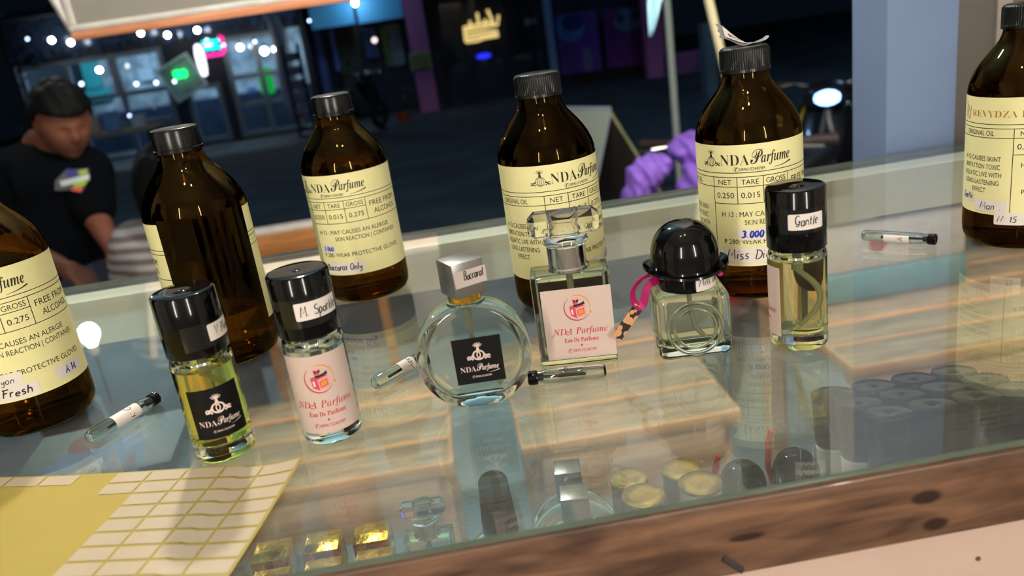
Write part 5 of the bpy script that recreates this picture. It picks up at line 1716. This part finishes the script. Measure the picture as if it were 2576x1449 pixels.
# the pink pillared house
M_PINK = pm('pink_painted_pillar', (190, 112, 170), .7, var=.06, scale=3)
M_PINKW = pm('pink_painted_low_wall', (150, 92, 146), .7, var=.08, scale=3)
xh0, xh1 = max(fx(775, 100), xr + .16), fx(1640, 60)
HO = Vector(((xh0 + xh1) / 2, YS, ZG))
house = thing('shop_house', 'dark shop house with pink pillars and light blue sign panels', 'building', HO)
zt2 = fz(1290, -60) - ZG
MB().box(xh0 - HO.x, xh1 - HO.x, .9, 1.0, 0, zt2).build('wall', M_DKBLUE, house)
MB().box(xh0 - HO.x, xh1 - HO.x, -.05, 1.0, zt2, zt2 + .1).build('roof', M_PINKW, house)
def house_part(xa, ya, xb, yb, name, mat, y0=.8, d=.08, floor=False):
    """xa, xb: left and right edge read at mid height; ya, yb: top and bottom read at mid width"""
    mb = MB()
    Y0 = YS + y0
    ym, xm = (ya + yb) / 2, (xa + xb) / 2
    x0, x1 = at(xa, ym, Y0).x, at(xb, ym, Y0).x
    z1, z0 = at(xm, ya, Y0).z, at(xm, yb, Y0).z
    if floor: z0 = ZG
    mb.box(x0 - HO.x, x1 - HO.x, y0, y0 + d, z0 - ZG, z1 - ZG)
    return mb.build(name, mat, house)
M_LBL = pm('light_blue_sign_panel', (84, 164, 214), .5, var=.05, scale=3)
house_part(778, 6, 890, 68, 'sign_panel', M_LBL, y0=.1)
house_part(896, -10, 1012, 52, 'sign_panel', M_LBL, y0=.1)
house_part(775, -34, 1030, -4, 'fascia_trim', M_PINKW, y0=.02)
house_part(799, 72, 818, 225, 'door_strip', pm('blue_violet_strip', (96, 110, 190), .5), floor=True)
house_part(836, 74, 848, 180, 'door_strip', pm('blue_violet_strip', (96, 110, 190), .5))
house_part(852, 72, 908, 225, 'olive_door', pm('olive_door_paint', (56, 56, 44), .7), floor=True)
house_part(917, 68, 948, 145, 'poster', pm('blue_poster_print', (54, 84, 140), .5, var=.6, scale=7))
house_part(964, 62, 980, 168, 'poster', pm('green_poster_print', (60, 110, 44), .5, var=.4, scale=7))
house_part(981, 58, 1012, 165, 'poster', pm('grey_poster_print', (96, 112, 126), .5, var=.3, scale=7))
house_part(1030, -60, 1078, 276, 'pillar', M_PINK, y0=-.05, d=.26, floor=True)
house_part(1622, -60, 1668, 205, 'pillar', M_PINK, y0=-.05, d=.3, floor=True)
o = house_part(1031, 131, 1084, 177, 'notice', pm('yellow_green_notice', (150, 164, 104), .6, var=.15, scale=8), y0=-.09, d=.03)
n0 = at(1058, 156, YS - .1)
# lettering is too soft in the photo to read; only its dark rows are kept
mb = MB()
for k in range(3):
    for q in range(6):
        mb.box(n0.x - HO.x - .155 + q * .053, n0.x - HO.x - .12 + q * .053, -.094, -.0905, n0.z - ZG + .06 - .1 * k, n0.z - ZG + .11 - .1 * k)
mb.build('lettering', pm('dark_green_lettering', (50, 66, 50), .6), o)
# glazed front with frames and the steel post
MB().add([(fx(1105, 100, YS + .6) - HO.x, .6, .15), (fx(1372, 90, YS + .6) - HO.x, .6, .15), (fx(1372, 90, YS + .6) - HO.x, .6, zt2 - .3), (fx(1105, 100, YS + .6) - HO.x, .6, zt2 - .3)], [(0, 1, 2, 3)]).build('glazing', M_PANE, house, smooth=0)
for px in (1110, 1180, 1270, 1340):
    house_part(px - 6, -30, px + 6, 230, 'mullion', M_DKWALL, y0=.55, d=.06, floor=True)
house_part(1374, -60, 1392, 200, 'steel_post', pm('blue_steel_post', (128, 160, 196), .5), y0=.0, d=.08, floor=True)
house_part(1320, 45, 1352, 62, 'small_plate', pm('pale_plate', (120, 140, 160), .5), y0=.5, d=.03)
# purple posters with soft abstract shapes
M_PU = pm('purple_poster_print', (98, 52, 150), .6, var=.25, scale=3)
M_PU2 = pm('magenta_poster_print', (104, 34, 116), .6, var=.3, scale=3)
pA = house_part(1404, 30, 1508, 184, 'poster', M_PU, y0=.5, d=.03)
pB = house_part(1522, 16, 1622, 166, 'poster', M_PU2, y0=.5, d=.03)
def disc_on(par, x, y, rx, rz_, col, nm, yo=.49):
    p = at(x, y, YS + yo)
    mb = MB().prism([(p.x - HO.x + rx * math.cos(a), p.z - ZG + rz_ * math.sin(a)) for a in [2 * PI * k / 28 for k in range(28)]], yo - .006, yo + .005)
    o = mb.build(nm, pm('print_%d_%d_%d' % col, col, .6, var=.15), par); return o
disc_on(pA, 1435, 70, 0.285, 0.285, (70, 120, 190), 'printed_shape'); disc_on(pA, 1440, 56, 0.225, 0.165, (26, 40, 120), 'printed_shape', .483)
disc_on(pA, 1478, 150, 0.105, 0.255, (120, 110, 150), 'printed_shape')
disc_on(pB, 1580, 50, 0.300, 0.225, (84, 112, 142), 'printed_shape'); disc_on(pB, 1560, 46, 0.090, 0.090, (30, 44, 66), 'printed_shape', .483); disc_on(pB, 1600, 38, 0.090, 0.075, (30, 44, 66), 'printed_shape', .483)
for k in range(5):
    a = at(1606, 75 + k * 20, YS + .48); c = at(1628, 62 + k * 22, YS + .48)
    MB().tube([(a.x - HO.x, .485, a.z - ZG), (c.x - HO.x, .485, c.z - ZG)], [.012, .03], n=6, flat=.3).build('printed_shape', pm('print_dark_leaf', (24, 36, 56), .6), pB)
MB().box(fx(1668, 165) - HO.x, fx(1775, 150) - HO.x, -.05, .1, 0, fz(1710, 132) - ZG).build('low_wall', M_PINKW, house)
# gold lit sign of bent tubes
g = at(1212, 70, YS + .3)
t = thing('gold_tube_sign', 'gold glowing sign of bent light tubes on the dark shop front', 'light sign', g)
M_GT = glow('gold_tube_light', (235, 205, 130), 1.0)
def gp(x, y):
    p = at(x, y, YS + .3); return p - g
for pts_ in (((1165, 70), (1230, 56), (1244, 60)), ((1166, 78), (1210, 70), (1252, 62), (1254, 38)), ((1170, 88), (1220, 80), (1252, 78)), ((1172, 98), (1205, 92), (1254, 86)), ((1172, 106), (1200, 103), (1218, 96), (1254, 90)), ((1182, 52), (1184, 76)), ((1200, 32), (1204, 58)), ((1220, 48), (1222, 68)), ((1226, 24), (1240, 56)), ((1168, 72), (1172, 106))):
    MB().tube([gp(*q) for q in pts_], .026, n=8).build('light_tube', M_GT, t, smooth=60)
b_ = at(1217, 141, YS + .25)
tag(MB().ball((0, 0, 0), .09, sub=2, scale=(1.7, .5, .6)).build('blue_light', glow('blue_small_light', (40, 50, 255), 1.2), loc=b_), 'small blue light below the gold tube sign', 'light')
b_ = at(942, 101, YS + .4)
tag(MB().ball((0, 0, 0), .05, sub=2).build('white_light', glow('white_small_light', (255, 230, 225), 2.0), loc=b_), 'small white light in the doorway left of the pink pillar', 'light')
b_ = at(893, 8, YS - .30)
t = thing('spot_lamp', 'small bright lamp between the light blue sign panels', 'lamp', b_)
MB().ball((0, 0, 0), .05, sub=2).build('bulb', glow('spot_light_bulb', (190, 235, 255), 110), t)
MB().tube([(0, .0, .05), (0, .20, .09)], .012, n=8).build('arm', M_DKM, t)
# tall dark plinth seen by the bamboo pole
a = at(1770, 60, 7.0); c = at(1806, 200, 7.0)
tag(MB().box(a.x, c.x, 7.0, 7.15, ZG, a.z).build('blue_board', pm('dark_blue_board', (48, 78, 104), .7, var=.2, scale=5)), 'dark blue upright board beyond the bamboo pole', 'board')
# street lamp above the frame
t = thing('street_lamp', 'tall street lamp with a cold white head, above the stall', 'street lamp', (-7.0, 7.6, ZG))
MB().tube([(0, 0, 0), (0, 0, 7.0), (0, -.4, 7.3), (0, -.9, 7.35)], .04, n=12).build('pole', M_DKM, t)
MB().box(-.12, .12, -1.4, -.85, 7.30, 7.36, bevel=.01).build('lamp_head', M_DKM, t)
MB().add([(-.11, -1.38, 7.298), (.11, -1.38, 7.298), (.11, -.87, 7.298), (-.11, -.87, 7.298)], [(3, 2, 1, 0)]).build('lamp_glass', glow('cold_street_light', (150, 200, 255), LIGHTS['street']), t, smooth=0)

o = dup(t, (7.0, 8.6, ZG), label='added street lamp with a cold white head, unseen, to brighten the pink pillared house')  # second lamp, added out of view to brighten the pillared house
t['group'] = o['group'] = 'street lamps'
# ------------------------------------------------------------------ people
def bake(o):
    bpy.context.view_layer.update()
    dg = bpy.context.evaluated_depsgraph_get()
    me = bpy.data.meshes.new_from_object(o.evaluated_get(dg))
    old = o.data
    o.modifiers.clear()
    o.data = me
    bpy.data.meshes.remove(old)
    return o
def skin(chains, name, mat, voxel=.008, extra=None, parent=None, smooth=6):
    """one continuous surface grown round tapering limbs: chains are lists of (point, radius or (rx, ry)), rx across X, ry across Y"""
    mb = MB()
    rr = lambda r: r if isinstance(r, tuple) else (r, r)
    N_ = 20
    for ch in chains:
        for i in range(len(ch)):
            p, r = ch[i]; a = rr(r)
            mb.ball(p, 1.0, sub=2, scale=(a[0], a[1], min(a)))
            if i:
                q, r2 = ch[i - 1]; b_ = rr(r2)
                ax = (p - q)
                if ax.length < 1e-5: continue
                t_ = ax.normalized()
                u = Vector((1, 0, 0)) - t_ * t_.x
                if u.length < .2: u = Vector((0, 1, 0)) - t_ * t_.y
                u.normalize(); w_ = t_.cross(u)
                V = []
                for pt, rad in ((q, b_), (q.lerp(p, .5), ((a[0] + b_[0]) / 2, (a[1] + b_[1]) / 2)), (p, a)):
                    for k in range(N_):
                        th = 2 * PI * k / N_
                        V.append(pt + u * math.cos(th) * rad[0] + w_ * math.sin(th) * rad[1])
                F = []
                for m_ in range(2):
                    for k in range(N_):
                        k2 = (k + 1) % N_
                        F.append((m_ * N_ + k, m_ * N_ + k2, (m_ + 1) * N_ + k2, (m_ + 1) * N_ + k))
                F += [tuple(range(N_ - 1, -1, -1)), tuple(2 * N_ + k for k in range(N_))]
                mb.add(V, F)
    for e in (extra or []):
        mb.add(e.v, e.f)
    o = mb.build(name, mat, smooth=0)
    r = o.modifiers.new('remesh', 'REMESH'); r.mode = 'VOXEL'; r.voxel_size = voxel; r.use_smooth_shade = True
    s = o.modifiers.new('soft', 'SMOOTH'); s.iterations = smooth; s.factor = .5
    bake(o)
    # keep the one outer surface
    bm = bmesh.new(); bm.from_mesh(o.data)
    seen, parts_ = set(), []
    for v0 in bm.verts:
        if v0.index in seen: continue
        st_, comp = [v0], []
        seen.add(v0.index)
        while st_:
            v_ = st_.pop(); comp.append(v_)
            for e in v_.link_edges:
                o2 = e.other_vert(v_)
                if o2.index not in seen:
                    seen.add(o2.index); st_.append(o2)
        parts_.append(comp)
    parts_.sort(key=len, reverse=True)
    for comp in parts_[1:]:
        bmesh.ops.delete(bm, geom=comp, context='VERTS')
    bm.to_mesh(o.data); bm.free()
    o.data.materials.clear(); o.data.materials.append(mat)
    o.data.polygons.foreach_set('use_smooth', [True] * len(o.data.polygons))
    if parent: o.parent = parent
    return o
def head_mesh(c, rot, H=.23):
    """face to -Y before turning; c = head centre, H = chin to crown"""
    mb = MB()
    bm = bmesh.new()
    bmesh.ops.create_uvsphere(bm, u_segments=48, v_segments=32, radius=1)
    for v_ in bm.verts:
        x, y, z = v_.co
        w_ = .335 * H * (1 - .10 * max(0, -z) - .22 * max(0, -z) ** 2)
        d_ = .43 * H
        yy = y * d_
        zz = z * .5 * H
        if y < 0:      # flatten the face, shape brow, nose, lips, chin
            f = -y
            yy = -d_ * (f ** .8) * .93
            g = lambda cx, cz, sx, sz: math.exp(-((x - cx) / sx) ** 2 - ((z - cz) / sz) ** 2)
            yy -= H * (.105 * g(0, -.18, .13, .14) + .05 * g(0, .02, .10, .16) + .030 * g(0, .22, .5, .08) + .035 * g(0, -.50, .26, .06) + .05 * g(0, -.82, .3, .16))
            yy += H * (.045 * g(.38, .05, .18, .11) + .045 * g(-.38, .05, .18, .11) + .02 * g(0, -.60, .3, .05))
        else:
            yy = y * d_ * 1.05
            zz += .02 * H * y
        v_.co = Vector((x * w_ / 1.0, yy, zz))
    mb.from_bm(bm)
    for s in (-1, 1):   # ears
        mb.ball((s * .335 * H, .03 * H, -.02 * H), .1 * H, sub=2, scale=(.32, .62, 1.1))
    X = Matrix.Translation(c) @ rot
    mb.v = [tuple(X @ Vector(p)) for p in mb.v]
    return mb
def hair_mesh(c, rot, H=.23, fringe=.30, nape=-.15, puff=1.10, mat=None, parent=None, name='hair'):
    bm = bmesh.new()
    bmesh.ops.create_uvsphere(bm, u_segments=40, v_segments=28, radius=1)
    kill = []
    for v_ in bm.verts:
        x, y, z = v_.co
        lim = fringe if y < -.25 else (nape if y > .25 else nape + (fringe - nape) * (.25 - y) / .5)
        n_ = 1 + .03 * math.sin(x * 14 + z * 5) + .03 * math.sin(y * 17 + x * 6)
        px = Vector((x * .335 * H * puff * n_, (y * .44 * H) * puff * n_ - (.01 * H if y < 0 else 0), z * .5 * H * puff * n_ + .012 * H))
        if z < lim - .12: kill.append(v_)
        v_.co = px
    bmesh.ops.delete(bm, geom=kill, context='VERTS')
    mb = MB(); mb.from_bm(bm)
    X = Matrix.Translation(c) @ rot
    mb.v = [tuple(X @ Vector(p)) for p in mb.v]
    o = mb.build(name, mat, parent, smooth=80)
    s = o.modifiers.new('thick', 'SOLIDIFY'); s.thickness = .014; s.offset = 0
    bake(o)
    return o
def hand(w, d, n, S=1.0, curl=.5):
    """chains of a hand: w wrist, d pointing direction, n back of hand normal"""
    d = d.normalized(); n = (n - d * n.dot(d)).normalized(); s = d.cross(n)
    ch = []
    palm = w + d * .045 * S
    out = [[(w, .021 * S), (palm, .030 * S)]]
    for k, (off, L_) in enumerate(((-.027, .066), (-.009, .075), (.009, .070), (.026, .054))):
        a = w + d * .078 * S + s * off * S
        p1 = a + (d * math.cos(curl * .6) - n * math.sin(curl * .6)) * L_ * .5 * S
        p2 = p1 + (d * math.cos(curl * 1.5) - n * math.sin(curl * 1.5)) * L_ * .5 * S
        out.append([(palm, .030 * S), (a, .0105 * S), (p1, .0092 * S), (p2, .0075 * S)])
    a = w + d * .025 * S - s * .030 * S
    p1 = a + (d * .75 - s * .6 - n * .25).normalized() * .034 * S
    p2 = p1 + (d * .95 - s * .1 - n * .3).normalized() * .028 * S
    out.append([(palm, .030 * S), (a, .0125 * S), (p1, .0105 * S), (p2, .0085 * S)])
    return out
def eul(x, y, z):
    return (Matrix.Rotation(R(z), 4, 'Z') @ Matrix.Rotation(R(y), 4, 'Y') @ Matrix.Rotation(R(x), 4, 'X'))
M_SKIN = pm('brown_skin', (112, 66, 48), .6, var=.06, scale=20)
M_HAIR = pm('black_hair', (7, 7, 8), .7, var=.3, scale=120, spec=.15)
M_TEE = pm('dark_navy_tshirt', (5, 7, 11), .95, var=.15, scale=12, spec=.08)
M_JEAN = pm('blue_grey_jeans', (34, 40, 54), .9, var=.15, scale=40)
V3 = lambda p: Vector(p)

# --- man in the dark T-shirt, standing, head bent down
Ym = 2.65
hd = at(158, 306, Ym - .03)
nk = at(103, 366, Ym + .05)
ch_ = at(118, 455, Ym + .06)
shR = at(214, 432, Ym + .02)      # on the right in the photo
shL = at(12, 440, Ym + .06)
sp = at(134, 570, Ym + .06)
pe = at(146, 690, Ym + .05)
man = thing('person', 'man in dark T-shirt with bright chest print, head bent, holding a small card', 'person', (pe.x, pe.y, ZG))
man_off = Vector((pe.x, pe.y, ZG))
elR = at(240, 545, Ym - .02); wrR = at(283, 622, Ym - .16)
elL = at(-6, 600, Ym + .0); wrL = at(150, 668, Ym - .30)
hipR = pe + Vector((.09, -.02, -.03)); hipL = pe + Vector((-.09, -.02, -.03))
knR = Vector((hipR.x + .03, hipR.y - .03, (hipR.z + ZG) / 2 + .03)); knL = Vector((hipL.x - .03, hipL.y - .02, (hipL.z + ZG) / 2 + .03))
anR = Vector((knR.x + .02, knR.y + .06, ZG + .09)); anL = Vector((knL.x - .02, knL.y + .06, ZG + .09))
toR = anR + Vector((.03, -.17, -.055)); toL = anL + Vector((-.03, -.17, -.055))
rotm = eul(22, 0, 38)
hb_ = hd + (rotm @ Vector((0, .03, -.07)))
chains = [
 [(pe, (.13, .10)), (sp, (.125, .10)), (ch_, (.135, .11)), (nk, .055), (hb_, .058)],
 [(ch_, (.135, .11)), (shR, .060), (elR, .042), (wrR, .028)],
 [(ch_, (.135, .11)), (shL, .060), (elL, .042), (wrL, .028)],
 [(pe, (.13, .10)), (hipR, .088), (knR, .062), (anR, .040), (toR, .032)],
 [(pe, (.13, .10)), (hipL, .088), (knL, .062), (anL, .040), (toL, .032)]]
dR = (at(296, 668, Ym - .20) - wrR); dL = (at(215, 700, Ym - .36) - wrL)
chains += hand(wrR, dR, Vector((.6, .7, .2)), curl=.7) + hand(wrL, dL, Vector((0, .2, 1)), curl=.4)
sub = lambda chs, off: [[(p - off, r) for p, r in c] for c in chs]
hm = head_mesh(hd - man_off, rotm, .225)
body = skin(sub(chains, man_off), 'body', M_SKIN, voxel=.0065, extra=[hm], parent=man)
hair_mesh(hd - man_off, rotm, .225, fringe=.50, nape=-.12, puff=1.09, mat=M_HAIR, parent=man)
tee = [
 [(pe + Vector((0, 0, .02)), (.165, .135)), (sp, (.165, .135)), (ch_, (.160, .130)), (nk - Vector((0, 0, .035)), .075)],
 [(ch_, (.160, .130)), (shR, .088), (shR.lerp(elR, .55), .074), (shR.lerp(elR, .80), .070)],
 [(ch_, (.160, .130)), (shL, .088), (shL.lerp(elL, .55), .074), (shL.lerp(elL, .80), .070)]]
skin(sub(tee, man_off), 'tshirt', M_TEE, voxel=.010, parent=man)
jeans = [[(pe, (.150, .120)), (hipR, .104), (knR, .078), (anR + Vector((0, 0, .04)), .060)], [(pe, (.150, .120)), (hipL, .104), (knL, .078), (anL + Vector((0, 0, .04)), .060)]]
skin(sub(jeans, man_off), 'jeans', M_JEAN, voxel=.011, parent=man)
for a_, b_ in ((anR, toR), (anL, toL)):
    mb = MB().tube([a_ + Vector((0, .03, -.05)) - man_off, (a_ + b_) / 2 + Vector((0, 0, -.03)) - man_off, b_ + Vector((0, -.02, -.005)) - man_off], [.042, .046, .034], n=14, flat=1.0)
    mb.v = [(x, y, max(z, .001)) for x, y, z in mb.v]
    mb.build('shoe', pm('dark_shoe', (30, 30, 32), .6), man, smooth=60)
# chest print lies on the shirt: cast outline points onto the shirt surface
bpy.context.view_layer.update()
tsh = [o for o in man.children if o.name.startswith('tshirt')][0]
tinv = Matrix.Translation(-man_off)
def on_shirt(x, y, lift=.004):
    d = ray(x, y).normalized()
    ok, loc_, nrm_, _i = tsh.ray_cast(C_POS - man_off, d)
    if not ok: return at(x, y, Ym - .1) - man_off
    return loc_ - d * lift
def print_patch(pts, mat, name, lift):
    cx = sum(p[0] for p in pts) / len(pts); cy = sum(p[1] for p in pts) / len(pts)
    V = [on_shirt(cx, cy, lift)]
    F = []
    n = len(pts)
    dense = []
    for i in range(n):
        a_, b_ = pts[i], pts[(i + 1) % n]
        for k in range(4):
            dense.append((a_[0] + (b_[0] - a_[0]) * k / 4, a_[1] + (b_[1] - a_[1]) * k / 4))
    rings = 5
    for r_ in range(1, rings + 1):
        for x, y in dense:
            V.append(on_shirt(cx + (x - cx) * r_ / rings, cy + (y - cy) * r_ / rings, lift))
    m = len(dense)
    for i in range(m):
        F.append((0, 1 + i, 1 + (i + 1) % m))
        for r_ in range(rings - 1):
            a_ = 1 + r_ * m
            F.append((a_ + i, a_ + m + i, a_ + m + (i + 1) % m, a_ + (i + 1) % m))
    return MB().add(V, F).build(name, mat, parent=man, smooth=80)
base_p = print_patch([(138, 456), (165, 428), (222, 424), (226, 448), (205, 484), (176, 478), (138, 480)], pm('print_grey', (84, 84, 88), .7), 'chest_print', .004)
for pts_, c, lf_ in (([(160, 432), (170, 424), (194, 428), (192, 444), (176, 446)], (60, 60, 130), .006), ([(150, 456), (224, 438), (225, 452), (154, 470)], (196, 204, 206), .007), ([(196, 430), (218, 425), (220, 436), (200, 440)], (150, 160, 60), .006), ([(184, 462), (222, 450), (214, 466), (186, 474)], (140, 180, 50), .008), ([(178, 474), (210, 464), (203, 483), (180, 480)], (206, 92, 70), .008)):
    q = print_patch(pts_, pm('print_%d_%d_%d' % c, c, .7), 'print_shape', lf_)
    q.parent = base_p
# card held in the hand
cdp = at(298, 655, Ym - .235)
card = MB().box(-.032, .032, -.0015, .0015, -.026, .026, bevel=.001)
card.box(-.030, -.004, -.0022, -.0016, -.020, .020, mat=1)
o = card.build('paper_card', [pm('cream_card', (214, 186, 150), .6), pm('red_card_print', (196, 96, 84), .6)], loc=cdp)
o.rotation_euler = (R(-20), R(12), R(-10))
tag(o, 'small cream and red card held in the man\'s hand', 'card')
# --- person in a striped shirt, mostly hidden behind the bare-backed bottle
Yk = 2.15
hd = at(432, 480, Yk); nk = at(446, 560, Yk + .02); ch_ = at(455, 650, Yk + .02); pe = at(470, 860, Yk + .02)
shA = at(348, 618, Yk + .02); shB = at(556, 596, Yk + .02)
kid = thing('person', 'person in grey and brown striped shirt standing with their back to us', 'person', (pe.x, pe.y, ZG))
ko = Vector((pe.x, pe.y, ZG))
elA = at(332, 730, Yk + .10); elB = at(590, 700, Yk + .10)
wrA = elA + Vector((.06, .18, -.02)); wrB = elB + Vector((-.06, .18, -.02))
hA = pe + Vector((-.08, .02, -.02)); hB_ = pe + Vector((.08, .02, -.02))
kA = Vector((hA.x - .02, hA.y + .01, (hA.z + ZG) / 2 + .02)); kB = Vector((hB_.x + .02, hB_.y + .01, (hB_.z + ZG) / 2 + .02))
aA = Vector((kA.x, kA.y - .04, ZG + .08)); aB = Vector((kB.x, kB.y - .04, ZG + .08))
tA = aA + Vector((0, .15, -.05)); tB = aB + Vector((0, .15, -.05))
rotk = eul(10, 0, 180)
hbk = hd + (rotk @ Vector((0, .01, -.08)))
chains = [[(pe, (.11, .09)), (ch_, (.12, .09)), (nk, .05), (hbk, .05)],
          [(ch_, (.12, .09)), (shA, .05), (elA, .036), (wrA, .025)], [(ch_, (.12, .09)), (shB, .05), (elB, .036), (wrB, .025)],
          [(pe, (.11, .09)), (hA, .08), (kA, .055), (aA, .036), (tA, .028)], [(pe, (.11, .09)), (hB_, .08), (kB, .055), (aB, .036), (tB, .028)]]
chains += hand(wrA, Vector((.2, 1, 0)), Vector((0, 0, 1)), .9) + hand(wrB, Vector((-.2, 1, 0)), Vector((0, 0, 1)), .9)
skin(sub(chains, ko), 'body', M_SKIN, voxel=.0065, extra=[head_mesh(hd - ko, rotk, .21)], parent=kid)
hair_mesh(hd - ko, rotk, .21, fringe=.25, nape=-.55, puff=1.14, mat=M_HAIR, parent=kid)
M_STR = bpy.data.materials.new('striped_shirt_cloth')
M_STR.use_nodes = True
_n = M_STR.node_tree
_t = _n.nodes.new('ShaderNodeTexCoord'); _w = _n.nodes.new('ShaderNodeTexWave'); _w.bands_direction = 'Z'; _w.inputs['Scale'].default_value = 10.5; _w.inputs['Distortion'].default_value = .5
_n.links.new(_t.outputs['Object'], _w.inputs['Vector'])
_r = _n.nodes.new('ShaderNodeValToRGB'); _r.color_ramp.elements[0].position = .42; _r.color_ramp.elements[1].position = .58
_r.color_ramp.elements[0].color = lin((112, 100, 94)); _r.color_ramp.elements[1].color = lin((176, 172, 176))
_n.links.new(_w.outputs[0], _r.inputs[0]); _n.links.new(_r.outputs[0], _n.nodes['Principled BSDF'].inputs['Base Color'])
_n.nodes['Principled BSDF'].inputs['Roughness'].default_value = .9
shirt = [[(pe + Vector((0, 0, .02)), (.14, .115)), (ch_, (.145, .11)), (nk - Vector((0, 0, .03)), .066)],
         [(ch_, (.145, .11)), (shA, .074), (shA.lerp(elA, .8), .062)], [(ch_, (.145, .11)), (shB, .074), (shB.lerp(elB, .8), .062)]]
skin(sub(shirt, ko), 'striped_shirt', M_STR, voxel=.010, parent=kid)
tr = [[(pe, (.125, .10)), (hA, .092), (kA, .068), (aA + Vector((0, 0, .04)), .05)], [(pe, (.125, .10)), (hB_, .092), (kB, .068), (aB + Vector((0, 0, .04)), .05)]]
skin(sub(tr, ko), 'trousers', M_JEAN, voxel=.011, parent=kid)
for a_, b_ in ((aA, tA), (aB, tB)):
    mb = MB().tube([a_ + Vector((0, -.03, -.045)) - ko, (a_ + b_) / 2 + Vector((0, 0, -.03)) - ko, b_ + Vector((0, .02, -.005)) - ko], [.038, .042, .030], n=14)
    mb.v = [(x, y, max(z, .001)) for x, y, z in mb.v]
    mb.build('shoe', pm('dark_shoe', (30, 30, 32), .6), kid, smooth=60)
